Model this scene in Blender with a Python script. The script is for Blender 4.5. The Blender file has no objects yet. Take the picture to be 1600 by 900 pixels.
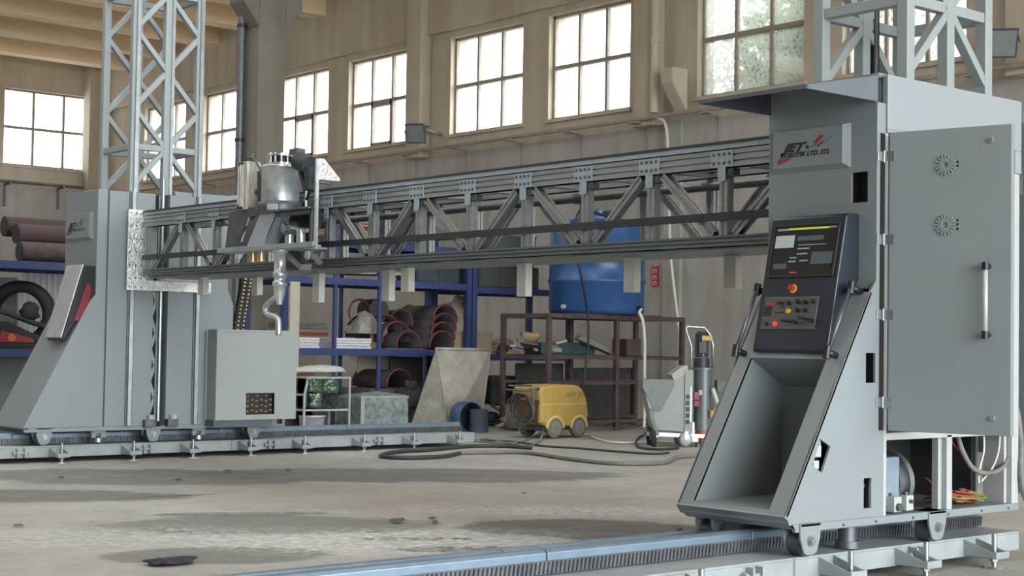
import bpy, bmesh, math, random
from mathutils import Vector, Matrix
rnd = random.Random(7)
S = bpy.context.scene
COL = S.collection

# ------------------------------------------------------------------ camera
CAM_H = 1.1
ROLL, PITCH, YAW = 0.01547885, 0.03677482, 0.86770188
FPX = 2421.47                                   # focal length in pixels of the 1600 wide frame
_fw = Vector((-math.sin(YAW)*math.cos(PITCH), math.cos(YAW)*math.cos(PITCH), math.sin(PITCH)))
_rt = Vector((math.cos(YAW), math.sin(YAW), 0)); _up = _rt.cross(_fw)
RT = math.cos(ROLL)*_rt + math.sin(ROLL)*_up
UP = -math.sin(ROLL)*_rt + math.cos(ROLL)*_up
FW = _fw
cam_d = bpy.data.cameras.new('camera'); cam = bpy.data.objects.new('camera', cam_d); COL.objects.link(cam)
cam_d.sensor_width = 36; cam_d.lens = FPX/1600*36; cam_d.clip_end = 500
M3 = Matrix((RT, UP, -FW)).transposed()
cam.matrix_world = Matrix.Translation((0, 0, CAM_H)) @ M3.to_4x4()
S.camera = cam

# ------------------------------------------------------------------ light
S.view_settings.view_transform = 'Standard'; S.view_settings.look = 'None'
S.view_settings.exposure = 0.0; S.view_settings.gamma = 1
S.view_settings.use_curve_mapping = False
SKY = 13.0
w = bpy.data.worlds.new('sky'); S.world = w; w.use_nodes = True
nt = w.node_tree; bgn = nt.nodes['Background']
# hazy bright sky, brightest towards the open gate side
tcw = nt.nodes.new('ShaderNodeTexCoord'); dt = nt.nodes.new('ShaderNodeVectorMath'); dt.operation = 'DOT_PRODUCT'
dt.inputs[1].default_value = Vector((.90, .10, .42)).normalized()
nt.links.new(tcw.outputs['Generated'], dt.inputs[0])
rw = nt.nodes.new('ShaderNodeValToRGB'); nt.links.new(dt.outputs['Value'], rw.inputs[0])
rw.color_ramp.elements[0].position = 0.35; rw.color_ramp.elements[0].color = (.30, .315, .325, 1)
rw.color_ramp.elements[1].position = 1.0; rw.color_ramp.elements[1].color = (.91, .97, 1, 1)
nt.links.new(rw.outputs[0], bgn.inputs[0]); bgn.inputs[1].default_value = SKY

# ------------------------------------------------------------------ helpers
def U(px, py, **k):
    """point where the sight line of an image position meets the real plane x=, y= or z=."""
    d = RT*(px-800) + UP*(450-py) + FW*FPX
    (ax, v), = k.items(); i = 'xyz'.index(ax)
    c = Vector((0, 0, CAM_H)); return c + d*((v-c[i])/d[i])

class MB:
    def __init__(s): s.v = []; s.f = []; s.sm = []; s.mi = []
    def add(s, vs, fs, smooth=False, mi=0):
        o = len(s.v); s.v += [Vector(v) for v in vs]
        for f in fs: s.f.append([o+i for i in f]); s.sm.append(smooth); s.mi.append(mi)
        return s
    def box(s, a, b, mi=0):
        (x0, y0, z0), (x1, y1, z1) = a, b
        x0, x1 = min(x0, x1), max(x0, x1); y0, y1 = min(y0, y1), max(y0, y1); z0, z1 = min(z0, z1), max(z0, z1)
        return s.add([(x0,y0,z0),(x1,y0,z0),(x1,y1,z0),(x0,y1,z0),(x0,y0,z1),(x1,y0,z1),(x1,y1,z1),(x0,y1,z1)],
                     [(0,3,2,1),(4,5,6,7),(0,1,5,4),(1,2,6,5),(2,3,7,6),(3,0,4,7)], mi=mi)
    def bar(s, p, q, w, h, up=(0,0,1), mi=0):
        p, q = Vector(p), Vector(q); d = (q-p).normalized(); u = Vector(up)
        if abs(d.dot(u)) > .97: u = Vector((1,0,0)) if abs(d.x) < .9 else Vector((0,1,0))
        a = d.cross(u).normalized(); u = a.cross(d).normalized(); a = a*w/2; u = u*h/2
        return s.add([p-a-u,p+a-u,p+a+u,p-a+u,q-a-u,q+a-u,q+a+u,q-a+u],
                     [(0,1,2,3),(7,6,5,4),(4,5,1,0),(5,6,2,1),(6,7,3,2),(7,4,0,3)], mi=mi)
    def cyl(s, p, q, r, r2=None, n=16, caps=True, smooth=True, mi=0):
        r2 = r if r2 is None else r2
        p, q = Vector(p), Vector(q); d = (q-p).normalized()
        a = d.orthogonal().normalized(); b = d.cross(a)
        vs = []
        for c, rr in ((p, r), (q, r2)):
            vs += [c+(a*math.cos(2*math.pi*i/n)+b*math.sin(2*math.pi*i/n))*rr for i in range(n)]
        s.add(vs, [(i,(i+1)%n,n+(i+1)%n,n+i) for i in range(n)], smooth, mi)
        if caps:
            s.add(vs[:n], [tuple(reversed(range(n)))], mi=mi); s.add(vs[n:], [tuple(range(n))], mi=mi)
        return s
    def tube(s, pts, r, n=8, spline=0, closed=False, mi=0):
        P = [Vector(p) for p in pts]
        if spline:
            out = []; m = len(P)
            rng = range(m if closed else m-1)
            for i in rng:
                a = P[(i-1)%m] if closed else P[max(i-1,0)]; b = P[i]; c = P[(i+1)%m]
                d = P[(i+2)%m] if closed else P[min(i+2,m-1)]
                for k in range(spline):
                    t = k/spline
                    out.append(.5*((2*b)+(c-a)*t+(2*a-5*b+4*c-d)*t*t+(3*b-a-3*c+d)*t**3))
            if not closed: out.append(P[-1])
            P = out
        m = len(P); rs = r if isinstance(r, (list, tuple)) else None
        vs = []; a = None
        for i in range(m):
            t = (P[(i+1)%m]-P[i-1]) if closed else (P[min(i+1,m-1)]-P[max(i-1,0)])
            t = t.normalized() if t.length > 1e-9 else Vector((0,0,1))
            if a is None: a = t.orthogonal().normalized()
            a = (a - t*a.dot(t)); a = a.normalized() if a.length > 1e-6 else t.orthogonal().normalized()
            b = t.cross(a); rr = rs[min(int(i*len(rs)/m), len(rs)-1)] if rs else r
            vs += [P[i]+(a*math.cos(2*math.pi*k/n)+b*math.sin(2*math.pi*k/n))*rr for k in range(n)]
        fs = []
        for i in range(m if closed else m-1):
            j = (i+1)%m
            fs += [(i*n+k, i*n+(k+1)%n, j*n+(k+1)%n, j*n+k) for k in range(n)]
        if not closed: fs += [tuple(reversed(range(n))), tuple(range((m-1)*n, m*n))]
        return s.add(vs, fs, True, mi)
    def prism(s, poly, vec, mi=0):
        P = [Vector(p) for p in poly]; v = Vector(vec); n = len(P)
        return s.add(P+[p+v for p in P], [tuple(reversed(range(n))), tuple(range(n,2*n))] +
                     [(i,(i+1)%n,n+(i+1)%n,n+i) for i in range(n)], mi=mi)
    def yz(s, poly, x0, x1, mi=0): return s.prism([(x0,y,z) for y,z in poly], (x1-x0,0,0), mi)
    def xz(s, poly, y0, y1, mi=0): return s.prism([(x,y0,z) for x,z in poly], (0,y1-y0,0), mi)
    def xy(s, poly, z0, z1, mi=0): return s.prism([(x,y,z0) for x,y in poly], (0,0,z1-z0), mi)
    def lathe(s, prof, o, ax=(0,0,1), n=24, mi=0, arc=2*math.pi, start=0, ref=None):
        o = Vector(o); d = Vector(ax).normalized()
        a = Vector(ref) if ref else (Vector((1,0,0)) if abs(d.z) > .9 else d.orthogonal()); a = (a-d*a.dot(d)).normalized(); b = d.cross(a)
        full = abs(arc-2*math.pi) < 1e-6; cnt = n if full else n+1
        vs = []
        for i in range(cnt):
            t = start+arc*i/n; e = a*math.cos(t)+b*math.sin(t)
            vs += [o+e*r+d*h for r, h in prof]
        m = len(prof); fs = []
        for i in range(n):
            j = (i+1)%cnt
            fs += [(i*m+k, j*m+k, j*m+k+1, i*m+k+1) for k in range(m-1)]
        return s.add(vs, fs, True, mi)
    def holed(s, outer, holes, o, u, v, th, mi=0):
        """flat plate with holes: 2D loops on axes u,v at origin o, thickness vector th"""
        o, u, v, th = Vector(o), Vector(u), Vector(v), Vector(th)
        bm = bmesh.new(); es = []
        for L in [outer]+list(holes):
            vs = [bm.verts.new(o+u*a+v*b) for a, b in L]
            es += [bm.edges.new((vs[i], vs[(i+1)%len(vs)])) for i in range(len(vs))]
        bmesh.ops.triangle_fill(bm, edges=es, use_beauty=True)
        r = bmesh.ops.extrude_face_region(bm, geom=bm.faces[:])
        bmesh.ops.translate(bm, verts=[e for e in r['geom'] if isinstance(e, bmesh.types.BMVert)], vec=th)
        bm.verts.index_update()
        s.add([x.co.copy() for x in bm.verts], [[x.index for x in f.verts] for f in bm.faces], mi=mi); bm.free()
        return s
    def hull(s, pts, mi=0):
        bm = bmesh.new()
        for p in pts: bm.verts.new(p)
        bmesh.ops.convex_hull(bm, input=bm.verts[:])
        bmesh.ops.delete(bm, geom=[v for v in bm.verts if not v.link_faces], context='VERTS')
        bm.verts.index_update()
        s.add([x.co.copy() for x in bm.verts], [[x.index for x in f.verts] for f in bm.faces], mi=mi); bm.free(); return s
    def text(s, body, size, o, u, v, depth=.002, shear=0, bold=0, mi=0, center=False, wide=1.0):
        o, u, v = Vector(o), Vector(u).normalized(), Vector(v).normalized(); nrm = u.cross(v)
        c = bpy.data.curves.new('t', 'FONT'); c.body = body; c.size = size; c.shear = shear; c.offset = bold
        c.resolution_u = 3
        if center: c.align_x = 'CENTER'
        ob = bpy.data.objects.new('t', c); COL.objects.link(ob)
        me = bpy.data.meshes.new_from_object(ob.evaluated_get(bpy.context.evaluated_depsgraph_get()))
        s.add([o+u*q.co.x*wide+v*q.co.y+nrm*depth for q in me.vertices], [list(p.vertices) for p in me.polygons], mi=mi)
        bpy.data.objects.remove(ob); bpy.data.curves.remove(c); bpy.data.meshes.remove(me); return s
    def blob(s, c, rad, n=3, jit=.15, seed=1, flat=None, mi=0):
        bm = bmesh.new(); bmesh.ops.create_icosphere(bm, subdivisions=n, radius=1)
        rr = random.Random(seed); ph = [rr.uniform(0, 6) for _ in range(9)]
        for q in bm.verts:
            p = q.co; k = 1+jit*(math.sin(3*p.x+ph[0])*math.sin(2.5*p.y+ph[1])+.6*math.sin(5*p.z+ph[2]+2*p.x)+.35*math.sin(9*p.y+ph[3]+4*p.z)*math.sin(8*p.x+ph[4]))
            q.co = Vector((p.x*rad[0]*k, p.y*rad[1]*k, p.z*rad[2]*k))
            if flat is not None and q.co.z < flat: q.co.z = flat
            q.co += Vector(c)
        bm.verts.index_update()
        s.add([x.co.copy() for x in bm.verts], [[x.index for x in f.verts] for f in bm.faces], True, mi); bm.free(); return s

ORIG = {}
def _org(o):
    p = Vector((0,0,0))
    while o is not None:
        p += o.location; o = o.parent
    return p
def build(mb, name, mat, parent=None, bevel=0, label=None, loc=None):
    off = _org(parent) if parent is not None else Vector(loc or (0,0,0))
    me = bpy.data.meshes.new(name)
    me.from_pydata([v-off for v in mb.v], [], mb.f); me.update()
    for m in (mat if isinstance(mat, (list, tuple)) else [mat]): me.materials.append(m)
    for p, sm, mi in zip(me.polygons, mb.sm, mb.mi): p.use_smooth = sm; p.material_index = mi
    bm = bmesh.new(); bm.from_mesh(me); bmesh.ops.recalc_face_normals(bm, faces=bm.faces); bm.to_mesh(me); bm.free()
    o = bpy.data.objects.new(name, me); COL.objects.link(o)
    if parent is not None: o.parent = parent
    elif loc is not None: o.location = loc
    if bevel:
        b = o.modifiers.new('bevel', 'BEVEL'); b.width = bevel; b.segments = 2; b.limit_method = 'ANGLE'; b.angle_limit = .6
    if label: o['label'] = label
    return o
def thing(name, loc, label, cat, group=None):
    o = bpy.data.objects.new(name, None); COL.objects.link(o); o.location = loc; o.empty_display_size = .1
    o['label'] = label; o['category'] = cat
    if group: o['group'] = group
    return o
def tag(o, label, cat, group=None):
    o['label'] = label; o['category'] = cat
    if group: o['group'] = group
    return o
def struct(mb, name, mat, parent=None, bevel=0, loc=None):
    o = build(mb, name, mat, parent, bevel, loc=loc)
    if parent is None: o['kind'] = 'structure'
    return o
def dup(root, loc, rotz=None, label=None, group=None):
    r = root.copy(); COL.objects.link(r); r.location = loc
    if rotz is not None: r.rotation_euler = (0, 0, rotz)
    if label: r['label'] = label
    if group: r['group'] = group
    for ch in list(root.children):
        c = ch.copy(); COL.objects.link(c); c.parent = r
        for g in list(ch.children):
            d = g.copy(); COL.objects.link(d); d.parent = c
    return r

# ------------------------------------------------------------------ materials
def mat(name, c, rough=.5, metal=0., var=.08, scale=6., bump=0., bscale=40., c2=None, spec=.5, stretch=None, dust=None):
    m = bpy.data.materials.new(name); m.use_nodes = True; nt = m.node_tree; N = nt.nodes; L = nt.links
    b = N['Principled BSDF']; b.inputs['Roughness'].default_value = rough; b.inputs['Metallic'].default_value = metal
    b.inputs['Specular IOR Level'].default_value = spec
    tc = N.new('ShaderNodeTexCoord'); src = tc.outputs['Object']
    if stretch:
        mp = N.new('ShaderNodeMapping'); mp.inputs['Scale'].default_value = stretch; L.new(src, mp.inputs[0]); src = mp.outputs[0]
    n = N.new('ShaderNodeTexNoise'); n.inputs['Scale'].default_value = scale; n.inputs['Detail'].default_value = 6
    n.inputs['Roughness'].default_value = .65; L.new(src, n.inputs['Vector'])
    r = N.new('ShaderNodeValToRGB'); L.new(n.outputs[0], r.inputs[0])
    r.color_ramp.elements[0].position = .32; r.color_ramp.elements[1].position = .68
    lo = [x*(1-var) for x in c] if c2 is None else c2
    hi = [min(1, x*(1+var)) for x in c] if c2 is None else c
    r.color_ramp.elements[0].color = (*lo, 1); r.color_ramp.elements[1].color = (*hi, 1)
    L.new(r.outputs[0], b.inputs['Base Color'])
    if bump:
        n2 = N.new('ShaderNodeTexNoise'); n2.inputs['Scale'].default_value = bscale; n2.inputs['Detail'].default_value = 4
        L.new(src, n2.inputs['Vector'])
        bp = N.new('ShaderNodeBump'); bp.inputs['Strength'].default_value = bump; bp.inputs['Distance'].default_value = .02
        L.new(n2.outputs[0], bp.inputs['Height']); L.new(bp.outputs[0], b.inputs['Normal'])
    return m
def emit(name, c, k):
    m = mat(name, c, .3, var=.02); b = m.node_tree.nodes['Principled BSDF']
    b.inputs['Emission Color'].default_value = (*c, 1); b.inputs['Emission Strength'].default_value = k; return m

PAINT = mat('grey_paint', (.238,.268,.280), .42, var=.035, scale=1.5)
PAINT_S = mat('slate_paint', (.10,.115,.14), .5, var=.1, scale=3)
PAINT_T = mat('tower_paint', (.30,.335,.335), .45, var=.05, scale=4)
WHITE = mat('white_paint', (.43,.445,.44), .45, var=.06, scale=5)
TRACK = mat('track_paint', (.31,.34,.345), .45, var=.14, scale=5)
CONSOLE = mat('console_navy', (.020,.026,.040), .38, var=.15)
BLACK = mat('black_plastic', (.012,.012,.014), .4, var=.1)
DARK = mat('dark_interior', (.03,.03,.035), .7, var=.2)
RUBBER = mat('rubber', (.022,.022,.024), .75, var=.3, scale=12)
STEEL = mat('steel', (.42,.45,.47), .34, .9, var=.15, scale=10)
STEEL_D = mat('dark_steel', (.13,.135,.145), .42, .6, var=.25, scale=12)
RAILB = mat('rail_steel', (.20,.27,.34), .42, .6, var=.12, scale=6)
ALU = mat('aluminium', (.33,.345,.345), .42, .7, var=.14, scale=5, stretch=(.6,6,6))
ALU_P = mat('plate_aluminium', (.38,.44,.48), .45, .3, var=.12, scale=8)
ALU_D = mat('dull_aluminium', (.17,.195,.195), .45, .6, var=.14, scale=5, stretch=(.6,6,6))
RAILD = mat('oiled_rail', (.045,.048,.052), .45, .3, var=.2, scale=12)
CHEQ = mat('chequer_plate', (.80,.81,.80), .34, .75, var=.25, scale=22, bump=.6, bscale=45)
GALV = mat('galvanised', (.62,.66,.68), .34, .75, var=.25, scale=9)
CHROME = mat('chrome', (.55,.56,.57), .3, .8, var=.05)
BLUE = mat('blue_rack', (.034,.054,.16), .5, var=.25, scale=5)
BROWN = mat('brown_steel', (.075,.050,.048), .6, var=.35, scale=8)
TANKM = mat('blue_tank', (.024,.085,.235), .33, var=.12, scale=2)
YEL = mat('yellow_paint', (.52,.355,.09), .5, var=.16, scale=6, c2=(.42,.28,.075))
RED = mat('red_paint', (.24,.022,.025), .4, var=.15)
REDB = mat('red_rim', (.15,.038,.036), .55, var=.35, scale=15)
PIPEG = mat('dark_duct', (.055,.052,.058), .6, var=.3, scale=10)
ORANGE = mat('orange', (.50,.12,.04), .45, var=.15)
WOOD = mat('wood', (.32,.22,.13), .75, var=.3, scale=9, stretch=(1,8,8))
CARD = mat('cardboard', (.36,.29,.20), .8, var=.15, scale=5)
SACK = mat('sack_cloth', (.42,.37,.29), .85, var=.25, scale=9, bump=.5)
PLAST = mat('milky_plastic', (.30,.29,.26), .4, var=.3, scale=10, bump=.5, bscale=14)
TARP = mat('grey_tarp', (.12,.125,.12), .7, var=.4, scale=6, bump=.5, bscale=18)
WRAP = mat('wrapped_block', (.21,.25,.25), .45, var=.5, scale=14, bump=.8, bscale=20)
GREYB = mat('grey_box', (.30,.31,.31), .6, var=.15)
TEAL = mat('dark_teal', (.035,.07,.085), .6, var=.3)
HOSE = mat('grey_hose', (.17,.165,.15), .6, var=.25, scale=14)
HOSED = mat('dark_hose', (.035,.037,.045), .5, var=.25, scale=14)
PVC = mat('pale_plastic', (.66,.65,.60), .5, var=.08)
HOPM = mat('hopper_steel', (.36,.34,.29), .55, .15, var=.25, scale=5)
SCREEN = mat('screen_glass', (.018,.022,.026), .2, var=.1)
BRASS = mat('brass', (.70,.55,.28), .3, .7, var=.1)
MOTOR = mat('motor_blue_grey', (.19,.25,.31), .45, var=.15)
SIGNR = mat('sign_red', (.50,.03,.04), .5, var=.05)
ROLLM = mat('brown_roll', (.075,.058,.05), .8, var=.35, scale=8)
# ------------------------------------------------------------------ hall
def wall_mat(name, base, dark, warm, peel=True):
    m = bpy.data.materials.new(name); m.use_nodes = True; nt = m.node_tree; N = nt.nodes; L = nt.links
    b = N['Principled BSDF']; b.inputs['Roughness'].default_value = .85; b.inputs['Specular IOR Level'].default_value = .2
    tc = N.new('ShaderNodeTexCoord')
    n = N.new('ShaderNodeTexNoise'); n.inputs['Scale'].default_value = .55; n.inputs['Detail'].default_value = 8; n.inputs['Roughness'].default_value = .7
    L.new(tc.outputs['Object'], n.inputs['Vector'])
    r = N.new('ShaderNodeValToRGB'); e = r.color_ramp.elements
    e[0].position = .30; e[0].color = (*dark, 1); e[1].position = .62; e[1].color = (*base, 1)
    L.new(n.outputs[0], r.inputs[0]); col = r.outputs[0]
    mp = N.new('ShaderNodeMapping'); mp.inputs['Scale'].default_value = (3, 3, .25); L.new(tc.outputs['Object'], mp.inputs[0])
    n3 = N.new('ShaderNodeTexNoise'); n3.inputs['Scale'].default_value = 1.3; n3.inputs['Detail'].default_value = 5; L.new(mp.outputs[0], n3.inputs['Vector'])
    r3 = N.new('ShaderNodeValToRGB'); r3.color_ramp.elements[0].position = .35; r3.color_ramp.elements[1].position = .6
    r3.color_ramp.elements[0].color = (.88,.86,.82,1); r3.color_ramp.elements[1].color = (1,1,1,1); L.new(n3.outputs[0], r3.inputs[0])
    mx = N.new('ShaderNodeMixRGB'); mx.blend_type = 'MULTIPLY'; mx.inputs[0].default_value = 1; L.new(col, mx.inputs[1]); L.new(r3.outputs[0], mx.inputs[2]); col = mx.outputs[0]
    if peel:
        n2 = N.new('ShaderNodeTexNoise'); n2.inputs['Scale'].default_value = 1.1; n2.inputs['Detail'].default_value = 10; n2.inputs['Roughness'].default_value = .6
        L.new(tc.outputs['Object'], n2.inputs['Vector'])
        r2 = N.new('ShaderNodeValToRGB'); r2.color_ramp.elements[0].position = .66; r2.color_ramp.elements[1].position = .70; L.new(n2.outputs[0], r2.inputs[0])
        mm = N.new('ShaderNodeMixRGB'); L.new(r2.outputs[0], mm.inputs[0]); L.new(col, mm.inputs[1]); mm.inputs[2].default_value = (*warm, 1); col = mm.outputs[0]
    L.new(col, b.inputs['Base Color'])
    n4 = N.new('ShaderNodeTexNoise'); n4.inputs['Scale'].default_value = 30; n4.inputs['Detail'].default_value = 5; L.new(tc.outputs['Object'], n4.inputs['Vector'])
    bp = N.new('ShaderNodeBump'); bp.inputs['Strength'].default_value = .3; bp.inputs['Distance'].default_value = .02; L.new(n4.outputs[0], bp.inputs['Height']); L.new(bp.outputs[0], b.inputs['Normal'])
    return m
WALL_U = wall_mat('upper_plaster', (.60,.53,.43), (.50,.43,.345), (.36,.31,.26), False)
WALL_L = wall_mat('lower_plaster', (.46,.445,.42), (.34,.325,.30), (.32,.25,.20))
CONC = wall_mat('column_concrete', (.21,.195,.165), (.15,.14,.12), (.2,.2,.2), False)
CEILM = mat('ceiling_concrete', (.78,.62,.43), .9, var=.2, scale=1.2, stretch=(1,.15,1))

def floor_mat():
    m = bpy.data.materials.new('stained_concrete'); m.use_nodes = True; nt = m.node_tree; N = nt.nodes; L = nt.links
    b = N['Principled BSDF']; b.inputs['Specular IOR Level'].default_value = .35
    tc = N.new('ShaderNodeTexCoord'); P = tc.outputs['Object']
    def noise(sc, det=8, ro=.65, src=P):
        n = N.new('ShaderNodeTexNoise'); n.inputs['Scale'].default_value = sc; n.inputs['Detail'].default_value = det; n.inputs['Roughness'].default_value = ro; L.new(src, n.inputs['Vector']); return n.outputs[0]
    def ramp(v, a, c, lo=(0,0,0), hi=(1,1,1)):
        r = N.new('ShaderNodeValToRGB'); r.color_ramp.elements[0].position = a; r.color_ramp.elements[1].position = c
        r.color_ramp.elements[0].color = (*lo,1); r.color_ramp.elements[1].color = (*hi,1); L.new(v, r.inputs[0]); return r.outputs[0]
    def mix(f, a, c, mode='MIX'):
        x = N.new('ShaderNodeMixRGB'); x.blend_type = mode
        if hasattr(f, 'links'): L.new(f, x.inputs[0])
        else: x.inputs[0].default_value = f
        for i, q in ((1, a), (2, c)):
            if hasattr(q, 'links'): L.new(q, x.inputs[i])
            else: x.inputs[i].default_value = (*q, 1)
        return x.outputs[0]
    def math_(op, a, c):
        x = N.new('ShaderNodeMath'); x.operation = op
        for i, q in ((0, a), (1, c)):
            if hasattr(q, 'links'): L.new(q, x.inputs[i])
            else: x.inputs[i].default_value = q
        return x.outputs[0]
    def patch(c, rx, ry, ang, soft=.16, wob=1.25):
        mp = N.new('ShaderNodeMapping'); mp.vector_type = 'TEXTURE'
        mp.inputs['Location'].default_value = (c[0], c[1], 0); mp.inputs['Rotation'].default_value = (0,0,ang); mp.inputs['Scale'].default_value = (rx, ry, 1)
        L.new(P, mp.inputs[0])
        ln = N.new('ShaderNodeVectorMath'); ln.operation = 'LENGTH'; L.new(mp.outputs[0], ln.inputs[0])
        d = math_('ADD', ln.outputs['Value'], math_('MULTIPLY', math_('SUBTRACT', noise(1.5, 12, .72), .5), wob))
        return ramp(d, 1-soft, 1+soft*.3, (1,1,1), (0,0,0))
    col = ramp(noise(.9), .3, .7, (.30,.29,.265), (.45,.435,.395))
    col = mix(math_('MULTIPLY', ramp(noise(60, 4, .7), .55, .68), .35), col, (.16,.155,.145))
    col = mix(math_('MULTIPLY', ramp(noise(7, 10, .75), .56, .66), .45), col, (.52,.51,.47))
    col = mix(math_('MULTIPLY', ramp(noise(4.5), .55, .72), .35), col, (.19,.18,.16))
    col = mix(math_('MULTIPLY', ramp(noise(18, 4), .62, .72), .5), col, (.11,.10,.095))
    warm = patch((-8.9, 6.4), 2.2, 1.4, .3, .8); col = mix(math_('MULTIPLY', warm, .35), col, (.42,.35,.27))
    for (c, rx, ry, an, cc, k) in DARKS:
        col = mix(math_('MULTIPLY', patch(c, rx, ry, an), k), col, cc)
    for (c, rx, ry, an, k) in DUSTS:
        pm = math_('MULTIPLY', patch(c, rx, ry, an, .6), math_('MULTIPLY', ramp(noise(13, 9, .8), .46, .58), k))
        col = mix(pm, col, (.66,.67,.66))
    L.new(col, b.inputs['Base Color'])
    L.new(ramp(noise(1.6), .35, .65, (.42,.42,.42), (.75,.75,.75)), b.inputs['Roughness'])
    bp = N.new('ShaderNodeBump'); bp.inputs['Strength'].default_value = .25; bp.inputs['Distance'].default_value = .02
    L.new(noise(25, 6), bp.inputs['Height']); L.new(bp.outputs[0], b.inputs['Normal'])
    return m
def g2(px, py): p = U(px, py, z=0); return (p.x, p.y)
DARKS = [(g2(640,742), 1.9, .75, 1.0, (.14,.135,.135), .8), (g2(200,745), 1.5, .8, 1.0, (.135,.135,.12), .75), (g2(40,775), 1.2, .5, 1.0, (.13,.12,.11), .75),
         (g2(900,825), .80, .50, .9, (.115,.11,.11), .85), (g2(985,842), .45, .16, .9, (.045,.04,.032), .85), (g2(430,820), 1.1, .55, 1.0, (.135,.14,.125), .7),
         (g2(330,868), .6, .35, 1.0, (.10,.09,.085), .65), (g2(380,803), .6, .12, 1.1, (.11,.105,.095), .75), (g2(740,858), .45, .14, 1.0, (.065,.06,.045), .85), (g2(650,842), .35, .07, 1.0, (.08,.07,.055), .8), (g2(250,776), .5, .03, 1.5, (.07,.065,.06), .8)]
DUSTS = [(g2(620,845), 1.5, .75, .9, .8), (g2(900,800), 1.3, .45, .9, .75), (g2(180,840), 1.2, .7, 1.1, .45), (g2(480,800), 1.2, .2, 1.1, .35)]
FLOOR = floor_mat()

YB = 16.6; XL = -35.06; ZC = 7.45
struct(MB().box((XL-1, -8, -.3), (40, 18, 0)), 'floor', FLOOR)

# back wall with window openings
Z0, Z1 = 4.75, 6.46
WX = [(-32.85,-30.9), (-30.1,-28.15), (-27.17,-25.19), (-24.50,-22.56), (-21.34,-19.40), (-18.75,-16.87), (-15.47,-13.50), (-12.85,-10.95), (-9.6,-7.6), (-7.0,-5.0)]
def rect(a, b, c, d): return [(a,c),(b,c),(b,d),(a,d)]
ZL = 4.42
mb = MB().holed(rect(XL-.3, 9, ZL, 9), [rect(a,b,Z0,Z1) for a, b in WX], (0,YB,0), (1,0,0), (0,0,1), (0,.35,0))
wb = struct(mb, 'wall_back', WALL_U)
mb = MB().box((XL-.3, YB-.02, -.1), (9, YB+.35, ZL)); build(mb, 'wall_lower', WALL_L, wb)
for i in range(1, 7):
    pass
# left wall, two windows
WYL = [(14.15,16.40), (10.9,13.1), (7.3,9.5)]
mb = MB().holed(rect(-8, YB+.3, 4.62, 9), [rect(a,b,5.12,6.92) for a, b in WYL], (XL,0,0), (0,1,0), (0,0,1), (-.35,0,0))
wl = struct(mb, 'wall_left', WALL_U)
build(MB().box((XL-.35, -8, -.1), (XL+.02, YB+.3, 4.62)), 'wall_lower', WALL_L, wl)
# walls behind and beside the photographer: a high open strip added for daylight, a wide open gate
mb = MB().holed(rect(XL, 9, 0, 9), [rect(-33,-14,5.4,6.6)], (0,-8,0), (1,0,0), (0,0,1), (0,-.3,0))
struct(mb, 'wall_front', mat('dark_unseen_wall', (.12,.12,.12), .8))  # unseen wall coloured dark to cut light bouncing onto the machine fronts
mb = MB().holed(rect(-8, 18, -.05, 9), [rect(-5,14.5,0,6.8)], (9,0,0), (0,1,0), (0,0,1), (.3,0,0))
struct(mb, 'wall_right', WALL_U)

ADDED_SKYL = [(-24.2,-22.6), (-18.0,-16.2), (-11.9,-10.2), (-5.8,-4.1)]  # unseen roof openings added so daylight reaches the floor
ce = struct(MB().holed(rect(XL-.4, 9.3, -8.3, YB+.4), [rect(a,b,1.0,10.5) for a, b in ADDED_SKYL], (0,0,ZC+.36), (1,0,0), (0,1,0), (0,0,.25)), 'ceiling', CEILM)
x = XL+1.25
while x < 8:
    if not any(a-.45 < x < b+.05 for a, b in ADDED_SKYL): build(MB().yz([(-8,ZC-.02),(YB,ZC-.02),(YB,ZC+.36),(-8,ZC+.36)], x, x+.42), 'purlin', CEILM, ce)
    x += 2.05

# upper wall band, pilasters, window trim
k = 1
def trim(mb, m, **q):
    global k
    o = struct(mb, 'trim_%d' % k, m, **q); k += 1; return o
trim(MB().box((XL, YB-.10, Z1+.12), (9, YB-.001, ZC+.34)), WALL_U)
for xp in (-27.9, -22.12, -16.35, -10.05, -4.4):
    trim(MB().box((xp-.22, YB-.24, ZL-.02), (xp+.22, YB-.001, ZC+.34)), WALL_U, bevel=.02)
trim(MB().box((XL+.001, YB-.5, 0), (XL+.35, YB-.001, ZC+.3)), WALL_U)
_x = U(1048,440,y=YB-.08).x
trim(MB().box((_x-.17, YB-.08, 0), (_x+.17, YB-.021, ZL+.02)), WALL_L)
# stubby concrete bracket beside the drain pipe
bx = U(1062,130,y=YB-.3)
tr = trim(MB().yz([(YB-.24,bx.z+.20),(YB-.55,bx.z+.20),(YB-.55,bx.z-.02),(YB-.24,bx.z-.42)], bx.x-.14, bx.x+.10), WALL_U, bevel=.015)

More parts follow.
